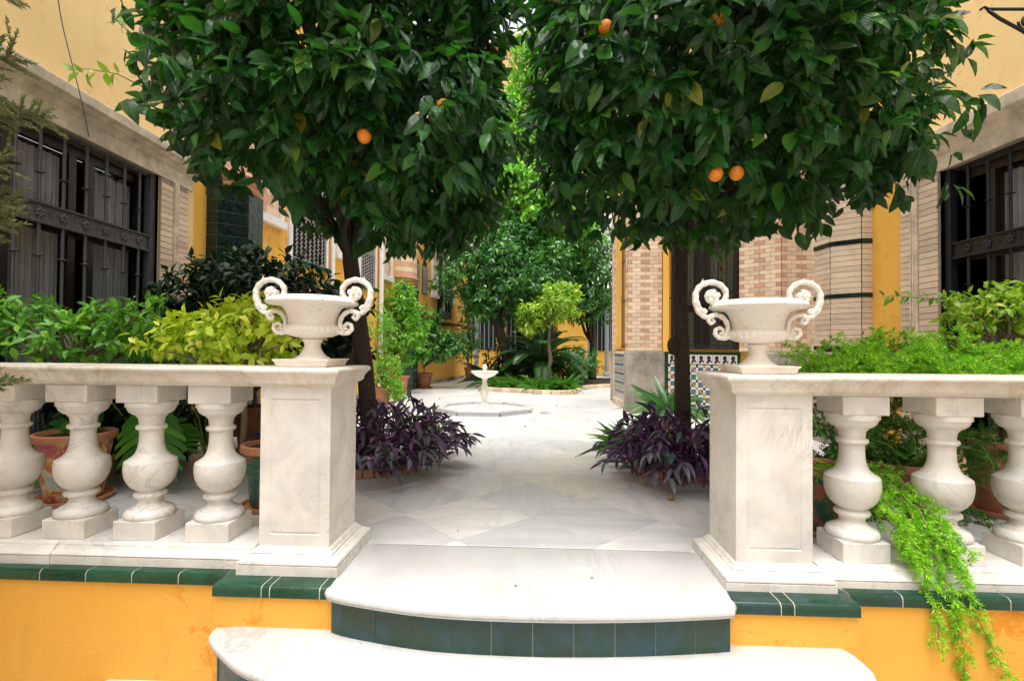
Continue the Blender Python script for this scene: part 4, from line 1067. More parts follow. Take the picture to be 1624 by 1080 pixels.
# pots and shrubs along the left wall
pA = pot((-2.36, 10.45, 0), .215, .36, 'terracotta', 'large light terracotta pot in front of the green tiled pier on the left')
bush('potted_shrub', 'tall bright green shrub growing in the light terracotta pot by the tiled pier', 'shrub', (-2.36, 10.45, .36), 22,
     [((0.02, 0, .95), (.55, .5, .75), 330, 6), ((.05, -.05, 1.55), (.3, .3, .45), 90, 6), ((-.3, .0, 1.2), (.4, .35, .4), 90, 6)], 'soft', 'leaf_far_bright', .11, .38, 0, seed=21, droop=.2)
pB = pot((-2.08, 11.80, 0), .21, .34, 'terracotta_dark', 'dark reddish terracotta pot against the ochre wall beyond the tall shrub')
bush('potted_shrub', 'spreading dark green shrub in the reddish pot against the ochre wall', 'shrub', (-2.08, 11.80, .34), 14,
     [((.15, 0, .75), (.6, .4, .4), 140, 6), ((-.1, 0, 1.25), (.5, .35, .35), 80, 6), ((.75, -.1, .75), (.35, .25, .2), 40, 6)], 'soft', 'leaf_far', .14, .4, 0, seed=31, droop=.4, fork=(0, 0, .15))
pC = pot((-2.02, 7.75, 0), .15, .32, 'terracotta', 'terracotta pot beside the orange tree trunk with yellow flowering herbs')
t = bush('flowering_plant', 'feathery green plant with tiny yellow flowers in the pot beyond the left trunk', 'plant', (-2.02, 7.75, .32), 14,
     [((.05, 0, .30), (.26, .22, .3), 190, 7), ((.25, -.1, -.02), (.16, .15, .2), 90, 7), ((-.05, .05, .95), (.22, .2, .35), 90, 7)], 'lance', 'leaf_far_bright', .05, .3, 0, seed=41, stem_r=.006)
m = MB()
for k in range(16): m.sphere((rnd.uniform(-.2, .35), rnd.uniform(-.25, .0), rnd.uniform(-.1, .55)), .013, 6, 4)
obj('flowers', m, 'petal_yellow', t)
pD = pot((-1.22, 15.0, 0), .22, .36, 'terracotta', 'small looking terracotta pot at the far corner of the ochre wall')
bush('climbing_plant', 'tall thin olive green climber in the pot at the far wall corner', 'climber', (-1.22, 15.0, .36), 16,
     [((-.1, 0, 1.0), (.4, .35, 1.0), 260, 6), ((-.15, 0, 2.1), (.25, .25, .5), 80, 6)], 'soft', 'leaf_far', .08, .4, 0, seed=51)
bush('climbing_plant', 'small green tuft of vine on the ochre wall above the pots', 'climber', (-1.85, 14.0, 2.45), 6, [((.02, -.05, .0), (.22, .12, .28), 50, 6)], 'soft', 'leaf_far', .09, .4, 0, seed=52, fork=(0, 0, .02))

# ------------------------------------------------------------------ planter bed with its trees
def edging(pts, label, parent=None):
    pass
bedpts = [(-.70, 11.75), (-.60, 11.25), (-.40, 11.03), (-.05, 10.95), (.25, 10.83), (.46, 10.62), (.70, 10.46), (1.0, 10.42), (1.25, 10.52), (1.42, 10.80), (1.50, 11.35), (1.75, 11.9), (2.3, 12.4), (3.2, 12.8)]
bed = thing('planting_bed', 'curved planting bed edged with low tan bricks beyond the fountain', 'planting bed', (.6, 12.5, 0))
bo = Vector((.6, 12.5))
ring_ = arc(bedpts, 6)
back = [Vector((3.2, 15.6)), Vector((-.9, 15.6))]
obj('soil', MB().outline([q-bo for q in list(ring_)+back], [(.04, 0), (.05, .07)]), 'soil', bed)
cum = 0.; last = ring_[0]; i = 0; bl = .20
acc = [ring_[0]]; 
for q in ring_[1:]:
    while (q-last).length >= bl:
        nx = last+(q-last).normalized()*bl; c = (last+nx)/2-bo; d = nx-last
        obj('edging_brick', cached('edb', lambda: MB().cbox(-.096, .096, -.055, .055, 0, .09, .008).mesh('edging_brick', 'brick_cream')), parent=bed, loc=(c.x, c.y, 0), rz=math.atan2(d.y, d.x)+rnd.uniform(-.05, .05))
        last = nx

def far_tree(label, base, trunk, crowns, mat, seed, r0=.10, L0=.12):
    t = thing('orange_tree', label, 'tree', base, 0); A = None; tips = []
    for ci, (c, rad, ns, per) in enumerate(crowns):
        q = crown(c, rad, ns, per, L0, .42, 2.3, .4, .35, .18, seed+ci, .3); tips += [tuple(x) for x in q[5][::max(1, ns//9)]][:9]
        q = q[:5]; A = q if A is None else tuple(np.concatenate((a, b)) for a, b in zip(A, q))
    mb = MB(); mb.tube(trunk, [r0*1.3]+[r0*(1-.4*i/len(trunk)) for i in range(len(trunk)-1)], 12)
    obj('trunk', mb, 'bark', t, smooth='all')
    br = MB(); fk = Vector(trunk[-1]); branchwork(br, fk, tips, r0*.55, seed, 6, .12, 7); branchwork(br, Vector(trunk[len(trunk)//2]), tips[::3], r0*.5, seed+5, 6, .1, 7)
    obj('branches', br, 'bark', t, smooth='all')
    split_leaves(t, 'soft', A, mat, 0); return t
far_tree('dark leafed orange tree with a forked trunk in the bed beyond the fountain', (-.05, 12.6, .05), [(0, 0, 0), (-.08, 0, .7), (-.25, 0, 1.3), (-.35, 0, 1.9)],
         [((-.45, 0, 3.0), (1.35, 1.2, 1.15), 1000, 7), ((.25, .3, 2.9), (1.3, 1.1, 1.2), 800, 7), ((-.1, .4, 4.1), (1.2, 1.0, 1.0), 500, 7)], 'leaf_far', 61, .14, .13)
far_tree('bright green orange tree half hidden behind the right tree, far right of the bed', (2.35, 14.6, .05), [(0, 0, 0), (.03, 0, 1.0), (0, 0, 1.8)],
         [((-.1, 0, 3.1), (1.3, 1.1, 1.45), 1100, 7), ((-.9, .3, 3.6), (1.1, 1.0, .9), 450, 7)], 'leaf_far', 71, .10, .13)
far_tree('tall yellow green tree top catching light above the bed at the far end', (.25, 14.2, .0), [(0, 0, 0), (0, 0, 2.0), (-.1, 0, 3.4)],
         [((-.2, -1.1, 4.9), (1.25, 1.0, .85), 900, 7), ((.2, -.6, 6.9), (.95, .8, 1.3), 620, 7), ((.35, -.6, 8.8), (.7, .7, .9), 260, 7), ((1.1, -.4, 4.4), (1.0, .9, .8), 450, 7)], 'leaf_far_bright', 81, .12, .17)
# small lime standard tree
t = thing('standard_tree', 'small lime green standard tree on a pale stem in front of the palm', 'tree', (.86, 11.4, .06))
mb = MB().tube([(0, 0, 0), (.02, 0, .25), (-.01, 0, .5), (.03, 0, .62), (-.02, 0, 1.0), (0, 0, 1.35)], [.05, .04, .042, .048, .036, .03], 8)
branchwork(mb, (0, 0, 1.3), [(-.35, 0, 1.75), (.25, 0, 1.8), (.3, 0, 2.2), (-.1, .1, 2.0), (.05, -.2, 1.9)], .018, 3)
obj('trunk', mb, 'bark_pale', t, smooth='all')
A = [np.concatenate(z) for z in zip(crown((-.38, 0, 1.62), (.30, .28, .36), 100, 6, .12, .45, seed=91)[:5], crown((.22, 0, 1.98), (.42, .35, .42), 190, 6, .12, .45, seed=92)[:5])]
split_leaves(t, 'soft', A, 'leaf_yellow_green', 0)
# cycad
simple('leaf_cycad_rib', (.05, .10, .03), .5, 0, 20, .2, 0)
t = thing('cycad', 'sago palm with long arching feather fronds in the planting bed', 'palm', (.75, 12.2, .05))
obj('trunk', MB().lathe([(.2, 0), (.24, .2), (.22, .45), (.15, .62)], 14), 'bark', t, smooth=True)
fp = []
for k in range(34):
    a = 2*PI*k/34*5.0+rnd.uniform(-.2, .2); el = rnd.uniform(.15, 1.35); Ln = rnd.uniform(1.15, 1.6); pts = []; p = Vector((0, 0, .55)); e = el
    n = 16
    for i in range(n+1):
        pts.append(p.copy()); p = p+Vector((math.cos(a)*math.cos(e), math.sin(a)*math.cos(e), math.sin(e)))*(Ln/n); e -= .095+rnd.uniform(-.01, .01)
    mb = MB().tube(pts, [.014*(1-i/(n+1)) for i in range(n+1)], 4)
    P, D, N = [], [], []
    for i in range(1, n*3):
        f_ = i/(n*3)*n; j = min(n-1, int(f_)); q = pts[j].lerp(pts[j+1], f_-j); dr = (pts[j+1]-pts[j]).normalized(); sd = Vector((-math.sin(a), math.cos(a), 0)); up = sd.cross(dr)
        for s_ in (1, -1):
            P.append(q); D.append(sd*s_*.85+dr*.5-up*.15*-1); N.append(up)
    P, D, N = (np.array([tuple(x) for x in z]) for z in (P, D, N)); L = np.array([.20*math.sin(PI*min(1, (i//2+3)/(n*3+2))*.93)+.03 for i in range(len(P))])
    me = scatter_mesh('frond', LEAVES['soft'][:1], P, D, N, L, L*.09+.006, 'leaf_cycad')
    fo = obj('frond', me, parent=t); obj('rib', mb, 'leaf_cycad_rib', fo)


def strap_clump(name, label, cat, loc, n, L0, W, mat, spread=1., seed=1, nobj=True, group=None, rad=.06, el=(.4, 1.4)):
    r = np.random.RandomState(seed); t = thing(name, label, cat, loc, 0, group)
    a = r.uniform(0, 2*PI, n); e = r.uniform(el[0], el[1], n); rr = rad*np.sqrt(r.uniform(size=n))
    P = np.stack([rr*np.cos(a), rr*np.sin(a), np.zeros(n)], 1); D = np.stack([np.cos(a)*np.cos(e)*spread, np.sin(a)*np.cos(e)*spread, np.sin(e)], 1); D = unit(D)
    N = np.stack([-np.cos(a)*np.sin(e), -np.sin(a)*np.sin(e), np.cos(e)], 1)+r.normal(size=(n, 3))*.1
    L = L0*r.uniform(.6, 1.15, n); Wd = W*r.uniform(.8, 1.2, n)
    if nobj: split_leaves(t, 'strap', (P, D, N, L, Wd), mat, 300)
    else: obj('leaves', scatter_mesh('leaves', LEAVES['strap'], P, D, N, L, Wd, mat), parent=t)
    return t
for i, (x, y, n, lab) in enumerate(((-.28, 11.35, 70, 'grassy spider plant clump at the foot of the dark orange tree'), (.15, 11.25, 46, 'small grassy clump between the two larger ones at the bed edge'),
                                    (.60, 10.85, 90, 'full spider plant clump spilling over the bricks under the lime standard tree'), (1.10, 10.85, 90, 'pale green spider plant clump over the nearest bend of the brick edging'))):
    strap_clump('spider_plant', lab, 'plant', (x, y, .06), n, .42, .024, 'leaf_strap', seed=100+i, nobj=False, rad=.16, group='spider plants along the brick edging')
strap_clump('broad_leaf_plant', 'dark broad leafed plant in the bed left of the forked trunk', 'plant', (-.42, 12.3, .06), 60, .75, .07, 'leaf_cycad', seed=110, nobj=False, rad=.12)
bush('bed_shrub', 'dark leafy shrub under the sago palm fronds in the bed', 'shrub', (1.5, 13.2, .05), 8, [((0, 0, .55), (.8, .5, .5), 200, 6)], 'soft', 'leaf_far', .13, .4, 0, seed=120)
bush('bed_shrub', 'low dark shrub behind the forked orange tree trunk', 'shrub', (-.1, 13.9, .05), 8, [((0.1, 0, .5), (.9, .5, .55), 200, 6)], 'soft', 'leaf_dark', .14, .4, 0, seed=121)
for i, (x, y, r, h) in enumerate(((1.15, 13.0, .19, .32), (1.75, 13.6, .2, .3))):
    pot((x, y, .06), r, h, 'terracotta_dark', ('terracotta pot half hidden behind the pale stem of the standard tree', 'terracotta pot under the right hand palm fronds in the bed')[i], saucer=False)

# ------------------------------------------------------------------ purple beds at the foot of the two near trees
def purple_bed(loc, extent, n_stem, seed, label, edge):
    r = random.Random(seed); t = thing('purple_plant', label, 'plant', loc)
    P, D, N, L, W = [], [], [], [], []; st = MB(); fl = []
    for k in range(n_stem):
        a = r.uniform(0, 2*PI); q = r.uniform(0, 1)**.42; bx, by = extent[0]*q*math.cos(a)*.74, extent[1]*q*math.sin(a)*.74
        h = r.uniform(.14, .46)*(1.1-.65*q**2); lean = r.uniform(.05, .22)*(.4+q)
        out = Vector((math.cos(a), math.sin(a), 0)); pts = []
        for i in range(6):
            f = i/5; pts.append(Vector((bx, by, 0))+out*(lean*f**1.3)+Vector((0, 0, h*math.sin(f*1.9)/math.sin(1.9)*1.0)))
        st.tube(pts, [.005, .0048, .0045, .004, .004, .003], 5)
        side = r.uniform(0, 6.28)
        nl = r.randint(6, 9)
        for j in range(nl):
            f = .22+.78*j/(nl-1); i = min(4, int(f*5)); p = pts[i].lerp(pts[i+1], f*5-i); dr = (pts[i+1]-pts[i]).normalized()
            dr = (dr-Vector((0, 0, (.45*q*q)))).normalized()
            ang_ = side+j*2.6; u = Vector((math.cos(ang_), math.sin(ang_), 0)); d = (u*(1.0-.5*f)+dr*(.45+.6*f)); d.normalize()
            P.append(tuple(p)); D.append(tuple(d)); nn = Vector((0, 0, 1))-d*d.z*.9+Vector((r.uniform(-.3, .3), r.uniform(-.3, .3), 0)); N.append(tuple(nn))
            l = r.uniform(.085, .145); L.append(l); W.append(l*r.uniform(.26, .34))
        if r.random() < .08: fl.append(pts[-1]+Vector((0, 0, .01)))
    A = tuple(np.array(x) for x in (P, D, N, L, W))
    obj('stems', st, 'stem_purple', t, smooth='all')
    for p in fl:
        m = MB()
        for k in range(3):
            a = 2.09*k; m.sphere((.009*math.cos(a), .009*math.sin(a), 0), .009, 6, 4, sc=(1, 1, .4))
        obj('flower', m, 'petal_pink', t, loc=p)
    split_leaves(t, 'lance', A, 'leaf_purple', 300)
    return t
def brick_ring(loc, rad, label, n, bw=.16):
    t = thing('tree_pit', label, 'tree pit', loc)
    obj('soil', MB().lathe([(rad, 0), (rad, .045), (.01, .055)], 24, cap=False), 'soil', t)
    for k in range(n):
        a = 2*PI*k/n; obj('edging_brick', cached('pitb', lambda: MB().cbox(-.085, .085, -.035, .035, 0, .055, .006).mesh('edging_brick', 'brick_terra')), parent=t, loc=((rad+.03)*math.cos(a), (rad+.03)*math.sin(a), 0), rz=a+PI/2)
    return t
brick_ring((-1.12, 4.02, 0), .30, 'ring of terracotta bricks round the left orange tree trunk', 15)
brick_ring((1.34, 3.98, 0), .30, 'ring of terracotta bricks round the right orange tree trunk', 15)
purple_bed((-1.02, 4.02, .05), (.66, .74), 150, 5, 'purple leaved wandering plant mounded at the foot of the left orange tree', 0)
purple_bed((1.27, 3.74, .05), (.52, .62), 140, 6, 'purple leaved wandering plant at the foot of the right orange tree with pink flowers', 0)
t = bush('white_flowered_herb', 'small green herb with white flowers inside the left purple plants', 'plant', (-.80, 4.25, .05), 8, [((0, 0, .2), (.2, .16, .14), 60, 5)], 'soft', 'leaf_green', .045, .5, 0, seed=131, stem_r=.004)
m = MB()
for k in range(7):
    c = (rnd.uniform(-.05, .1), rnd.uniform(-.16, -.08), rnd.uniform(.18, .27))
    for j in range(5): m.sphere((c[0]+.012*math.cos(j*1.257), c[1], c[2]+.012*math.sin(j*1.257)), .009, 6, 4)
obj('flowers', m, 'petal_white', t)
strap_clump('strap_leaf_plant', 'bright green grassy plant just behind the right purple plants', 'plant', (1.10, 4.45, .05), 130, .30, .018, 'leaf_strap', seed=140, rad=.16, el=(.35, 1.4))
strap_clump('striped_strap_plant', 'taller pale striped strap leaved plant before the concrete base of the brick pier', 'plant', (1.66, 5.35, .28), 80, .40, .034, 'leaf_striped', seed=141, rad=.09, el=(.1, 1.35))
pot((1.66, 5.35, 0), .13, .24, 'terracotta_dark', 'terracotta pot hidden among leaves holding the striped strap leaved plant', saucer=False)

# ------------------------------------------------------------------ the two near orange trees
def near_tree(label, base, trunk, r, crown_args, seed, fruits, keep):
    t = thing('orange_tree', label, 'tree', base); b = np.array(base)
    c, rad, ns, per, L0 = crown_args
    A = crown(tuple(np.array(c)-b), rad, ns, per, L0, .47, 3.4, .30, .62, .12, seed, .2, lambda P: keep(P+b+np.repeat(np.random.RandomState(seed+9).normal(size=(len(P)//per, 3))*.085, per, 0)))
    tips = [tuple(x*.9+np.array([c[0]-b[0], c[1]-b[1], 2.6])*.1) for x in A[5] if keep((x+b)[None]-np.array([0, 0, .12]))[0]]; tips = tips[::max(1, len(tips)//44)]; A = A[:5]
    mb = MB(); mb.tube(trunk, r, 14)
    k = Vector(trunk[-3])
    mb.sphere((k.x-.05, k.y, k.z-.35), .05, 8, 6, sc=(1, 1, 1.5))
    obj('trunk', mb, 'bark', t, smooth='all')
    br = MB(); branchwork(br, Vector(trunk[-1]), tips[::2], .028, seed, 6, .07, 6); branchwork(br, Vector(trunk[-2]), tips[1::2], .024, seed+3, 6, .07, 6)
    obj('branches', br, 'bark', t, smooth='all')
    split_leaves(t, 'orange', A, 'leaf_orange', 300)
    om = MB().lathe([(.001, -.034), (.012, -.033), (.024, -.025), (.033, -.010), (.035, .004), (.030, .020), (.018, .031), (.006, .034), (.001, .031)], 18, cap=False).mesh('orange', 'orange_peel', True)
    for f in fruits: obj('orange', om, parent=t, loc=Vector(f)-Vector(base))
    return t
near_tree('dense dark orange tree left of the path, trunk behind the left urn', (-1.14, 4.02, .04), [(0, 0, 0), (-.005, 0, .3), (-.03, -.02, .7), (-.09, -.05, 1.15), (-.14, -.1, 1.6), (-.15, -.15, 2.0)],
          [.085, .070, .066, .068, .060, .05], ((-1.24, 3.20, 2.70), (1.14, .98, 1.14), 3100, 7, .114), 201,
          [(-.34, 2.40, 2.13), (-.73, 2.42, 1.99)],
          lambda P: (P[:, 2] > 1.84-.22*(P[:, 0]+1.2)+.27*np.maximum(0, -1.25-P[:, 0])) & (P[:, 0] > -1.70-.6*(P[:, 1]-2.3)) & (P[:, 0] < -.02-.10*np.maximum(0, 2.6-P[:, 2])))
near_tree('dense dark orange tree right of the path bearing a few oranges', (1.36, 3.98, .04), [(0, 0, 0), (.005, 0, .3), (0, 0, .8), (-.03, -.03, 1.3), (-.04, -.08, 1.7), (0, -.15, 2.1)],
          [.080, .066, .060, .058, .054, .048], ((1.46, 3.15, 2.72), (1.30, 1.0, 1.14), 3300, 7, .118), 211,
          [(.43, 2.32, 2.47), (.98, 2.40, 1.81), (1.10, 2.44, 1.83), (1.01, 2.45, 2.60)],
          lambda P: (P[:, 2] > 1.90+.22*np.maximum(0, P[:, 0]-1.7)) & (P[:, 0] < 2.02+.7*(P[:, 1]-2.3)) & (P[:, 0] > .12+.20*np.maximum(0, 2.6-P[:, 2])))
# pale young shoot on the left
t = thing('young_shoot', 'thin shoot of pale lime leaves sticking out of the left orange tree crown', 'shoot', (-2.15, 2.75, 2.45))
mb = MB().tube([(.05, .1, -.02), (-.06, 0, .02), (-.20, -.03, .03), (-.30, -.04, .02)], [.004, .003, .002, .0015], 5)
obj('stem', mb, 'stem_green', t); obj('stem', MB().tube([(.05, .1, .22), (-.05, 0, .30), (-.13, 0, .40)], [.004, .003, .0015], 5), 'stem_green', t)
P = np.array([(-.04-.025*k, -.01, .02) for k in range(11)]+[(-.0-.012*k, .02, .25+.017*k) for k in range(9)]); n = len(P)
D = unit(np.array([(-.3+R.uniform(-.5, .3), R.uniform(-.5, .5), (-1)**k*.6-.3) for k in range(n)])); N = unit(R.normal(size=(n, 3))*.5+np.array([0, -.8, .5])); L = R.uniform(.05, .085, n)
leaf_objects(t, 'orange', P, D, N, L, L*.45, 'leaf_yellow_green')

# ------------------------------------------------------------------ planting behind the left balustrade
def bonsai(name, label, loc, h, crowns, protoset, mat, L0, W0, seed, nb=300, r=.016):
    return bush(name, label, 'bush', loc, 16, [((c[0], c[1], c[2]-loc[2]), rad, ns, per) for c, rad, ns, per in crowns], protoset, mat, L0, W0, nb, seed=seed, stem_r=r, fork=(0, 0, h), droop=.25)
pot((-2.72, 3.12, 0), .205, .40, 'painted', 'pot painted pink, yellow and turquoise behind the second baluster from the left', rimmat='terracotta')
bonsai('green_bush', 'spreading bright green bush above the left end of the rail', (-2.72, 3.12, .38), .35,
       [((0., -.05, 1.03), (.62, .34, .17), 190, 6), ((-.45, 0, 1.12), (.3, .25, .14), 70, 6), ((.35, 0, 1.1), (.35, .22, .16), 80, 6)], 'soft', 'leaf_green', .062, .46, 301)
pot((-1.44, 3.02, 0), .17, .36, 'painted_green', 'pot painted pink and green just left of the left pedestal', rimmat='terracotta')
bonsai('lime_bush', 'lime yellow bush spreading behind the rail left of the urn', (-1.64, 3.05, .33), .40,
       [((0.05, -.05, 1.05), (.42, .30, .17), 190, 6), ((-.32, -.02, 1.0), (.30, .22, .10), 80, 6), ((.12, 0, 1.17), (.26, .2, .10), 60, 6)], 'soft', 'leaf_lime', .060, .5, 311)
bush('dark_bush', 'large dark leafed bush in front of the tiled pier behind the left urn', 'bush', (-2.35, 4.55, .30), 20,
     [((0, 0, .93), (.78, .5, .56), 900, 7), ((.55, -.05, .72), (.50, .35, .40), 420, 7)], 'soft', 'leaf_dark', .095, .45, 250, seed=321, stem_r=.02, fork=(0, 0, .3))
pot((-2.35, 4.55, 0), .17, .40, 'terracotta_dark', 'plain terracotta pot under the dark bush seen left of the left pedestal')
pot((-2.95, 4.42, 0), .13, .26, 'terracotta_dark', 'small terracotta pot on a saucer at the foot of the green tiled pier')
def monstera_leaf():
    """split leaf with holes between its ribs; unit length along +x"""
    b = MB(); mid = [(t, 0, -.18*t*t) for t in np.linspace(0, 1, 9)]
    v = []; f = []; n = 8
    for sgn in (1, -1):
        for k in range(n):
            t0 = k/n*.92+.00; t1 = t0+.085; w0 = .46*math.sin(PI*min(1, .16+.80*(t0)))**.7; sw = .18+.05*k*.3
            xa, xb = t0-.06*(k == 0), t0+.115; m = 4; base = len(v)
            for j in range(m+1):
                s = j/m; y = sgn*w0*s; dx = sw*s*s+(-.12 if k == 0 else 0)*s; taper = (1.04, 1.06, 1.04, .95, .5)[j]
                cx = (xa+xb)/2+dx; hw = (xb-xa)/2*taper
                z = -.18*cx*cx+.10*abs(y)-.25*y*y
                v += [(cx-hw, y, z), (cx+hw, y, z)]
            for j in range(m):
                q = (base+2*j, base+2*j+1, base+2*j+3, base+2*j+2); f.append(q if sgn > 0 else q[::-1])
    v = np.array(v); F = np.array(f); U = np.stack([v[:, 1]+.5, v[:, 0]], 1)
    return v, F, U
mv, mf, mu = monstera_leaf()
LEAVES['monstera'] = [(mv, mf, mu)]
def fan_leaf():
    v = []; f = []; n = 9
    for k in range(n):
        a0 = (k/n-.5)*4.6; a1 = ((k+1)/n-.5)*4.6; am = (a0+a1)/2; b = len(v)
        for rr, s in ((.02, .5), (.5, .46), (.8, .3), (1., .05)):
            for a in (am-(a1-a0)*s, am+(a1-a0)*s): v.append((rr*math.cos(a)*.5+.3, rr*math.sin(a)*.5, -.12*rr*rr))
        for j in range(3): f.append((b+2*j, b+2*j+2, b+2*j+3, b+2*j+1))
    v = np.array(v); return v, np.array(f), np.stack([v[:, 1]+.5, v[:, 0]], 1)
LEAVES['fan'] = [fan_leaf()]
def big_leaf_plant(name, label, loc, leaves, protoset, mat, asp=1.):
    t = thing(name, label, 'plant', loc); st = MB(); P, D, N, L = [], [], [], []
    for (p, d, nn, l) in leaves:
        p = Vector(p); st.tube([(0, 0, 0), p*.45+Vector((0, 0, .10)), p], [.009, .007, .005], 6)
        P.append(tuple(p)); D.append(d); N.append(nn); L.append(l)
    obj('stems', st, 'stem_green', t, smooth='all')
    L = np.array(L); leaf_objects(t, protoset, np.array(P), unit(np.array(D, float)), unit(np.array(N, float)), L, L*asp, mat); return t
big_leaf_plant('monstera', 'big split leaf monstera hanging behind the second and third balusters', (-2.62, 3.66, .0),
    [((.30, -.45, .62), (.15, -.25, -1), (.1, -1, .25), .46), ((-.1, -.35, .66), (-.5, -.2, -.8), (0, -1, .3), .40), ((.12, -.1, 1.14), (.1, -.3, -.9), (0, -1, .5), .36), ((-.15, .0, .95), (-.7, -.3, -.5), (-.2, -1, .5), .36),
     ((.42, -.1, .75), (.8, -.3, -.3), (.1, -.6, .8), .34), ((-.45, -.1, .85), (-.9, -.2, -.4), (-.1, -.8, .6), .36), ((-.25, -.45, .45), (-.4, -.4, -.8), (0, -1, .4), .34), ((.25, -.15, .42), (.5, -.5, -.5), (0, -.8, .6), .3)], 'monstera', 'leaf_monstera', 1.)
bush('shade_plant', 'shaded dark foliage filling the corner behind the painted pot', 'shrub', (-2.95, 3.75, .0), 12, [((0, 0, .62), (.34, .45, .38), 260, 6), ((.3, .1, .45), (.3, .3, .3), 120, 6)], 'soft', 'leaf_dark', .11, .5, 0, seed=361)
big_leaf_plant('fan_leaf_plant', 'blue green fan leaved plant between the green bush and the lime bush', (-2.25, 3.75, .0),
    [((-.05, -.15, .98), (.1, -.3, -.6), (0, -.7, .7), .34), ((.12, -.25, .86), (.6, -.4, -.4), (.1, -.7, .7), .34), ((-.2, -.2, .84), (-.6, -.4, -.4), (0, -.7, .7), .3), ((.25, .05, .95), (.7, .1, -.2), (0, -.6, .8), .3), ((.0, -.35, .74), (.1, -.8, -.5), (0, -.4, .9), .28)], 'fan', 'leaf_bluegreen', 1.)
tp = purple_bed((-1.80, 3.95, .03), (.20, .18), 16, 15, 'small purple leaved plant on the floor left of the left pedestal', 0)
for (x, y) in ((-1.2, 3.2),):
    pass

# ------------------------------------------------------------------ planting behind the right balustrade
def fern_mass(name, label, loc, sprays, mat, L0, seed, nobj=0, needles=46, branch=6):
    """feathery fern: arching stems with side sprays set with short needles. sprays = list of point lists"""
    r = np.random.RandomState(seed); t = thing(name, label, 'fern', loc); st = MB(); P, D, N, L = [], [], [], []
    for pts in sprays:
        pts = [Vector(p) for p in pts]; n = len(pts)
        st.tube(pts, [.0028*(1-.6*i/n) for i in range(n)], 4)
        tot = sum((b-a).length for a, b in zip(pts, pts[1:])); k = max(4, int(tot/.022))
        for i in range(k):
            f = (i+.5)/k*(n-1); j = min(n-2, int(f)); p = pts[j].lerp(pts[j+1], f-j); dr = (pts[j+1]-pts[j]).normalized()
            rv = Vector(r.normal(size=3)); side = (rv-dr*rv.dot(dr)).normalized(); bd = (side+dr*.7+Vector((0, 0, -.25))).normalized()
            bl = L0*r.uniform(.5, 1.)*(1-.45*i/k); m = 9
            for q in range(m):
                c = p+bd*bl*(q+1)/m+Vector((0, 0, -.12*bl*((q+1)/m)**2))
                for s_ in range(4):
                    rv2 = Vector(r.normal(size=3)); nd = (rv2-bd*rv2.dot(bd)).normalized()*.9+bd*.6
                    P.append(tuple(c)); D.append(tuple(nd)); N.append(tuple(r.normal(size=3))); L.append(r.uniform(.012, .024)*(1.1-.4*q/m))
    P, D, N, L = map(np.array, (P, D, N, L))
    obj('stems', st, 'stem_green', t)
    nd = (np.array([(0, -.5, 0), (.5, -.5, 0), (1, 0, 0), (.3, .5, 0)], float), np.array([(0, 1, 2, 3)]), np.array([(0, 0), (.5, 0), (1, 1), (0, 1)], float))
    obj('foliage', scatter_mesh('foliage', [nd], P, D, N, L, L*.2+.0008, mat, False), parent=t, kind='stuff'); return t
def arch(p, az, el, length, n=7, sag=.28, seed=0):
    out = [Vector(p)]; q = Vector(p); e = el
    for i in range(n):
        q = q+Vector((math.cos(az)*math.cos(e), math.sin(az)*math.cos(e), math.sin(e)))*(length/n); e -= sag; out.append(q.copy())
    return out
r_ = random.Random(77)
sp_ = []
for k in range(270):
    sp_.append(arch((r_.uniform(-.62, .62), r_.uniform(-.12, .12), r_.uniform(-.10, .02)), r_.uniform(0, 6.28), r_.uniform(.4, 1.4), r_.uniform(.16, .34), 6, .22))
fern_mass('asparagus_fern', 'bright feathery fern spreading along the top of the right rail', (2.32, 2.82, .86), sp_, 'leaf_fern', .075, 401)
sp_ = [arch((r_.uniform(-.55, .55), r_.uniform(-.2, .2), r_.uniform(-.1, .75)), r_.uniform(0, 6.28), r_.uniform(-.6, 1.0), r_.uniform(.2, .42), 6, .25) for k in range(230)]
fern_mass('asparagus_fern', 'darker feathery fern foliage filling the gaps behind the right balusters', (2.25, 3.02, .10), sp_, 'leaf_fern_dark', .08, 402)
# trailing sprays through the balusters and down the wall
sp_ = []
for k in range(18):
    x0 = r_.uniform(-.15, .06); pts = [Vector((x0+r_.uniform(-.1, .1), .42, .40+r_.uniform(-.1, .05))), Vector((x0, .22, .36+r_.uniform(-.08, .06))), Vector((x0*.9+.03, .02, .24+r_.uniform(-.07, .07)))]
    q = pts[-1].copy(); drift = r_.uniform(-.01, .04); n = (8, 2, 1, 5, 2, 3, 1, 1, 2)[k % 9] if k < 18 else r_.randint(0, 2)
    for i in range(n):
        q = q+Vector((drift*.6+r_.uniform(-.015, .02), -.040 if i < 3 else -.002, -.075)); pts.append(q.copy())
    sp_.append(pts)
fern_mass('asparagus_fern', 'bright green fern trailing between two right balusters and down the orange wall', (1.71, 2.06, .0), sp_, 'leaf_fern', .085, 403)
pot((1.68, 2.66, 0), .15, .34, 'painted_green', 'pot painted green and pink behind the first right baluster', rimmat='terracotta')
pot((1.60, 3.05, .0), .14, .42, 'tile_dark', 'dark green glazed pot behind the painted one by the right pedestal', saucer=False)
pot((2.30, 2.95, .0), .20, .30, 'terracotta_dark', 'wide reddish pot in shade behind the middle right baluster')
bonsai('green_shrub', 'small leafy shrub in the gap right of the right pedestal', (1.60, 3.05, .40), .10, [((.05, -.1, .56), (.2, .15, .16), 60, 6)], 'soft', 'leaf_green', .05, .45, 331, 150, .008)
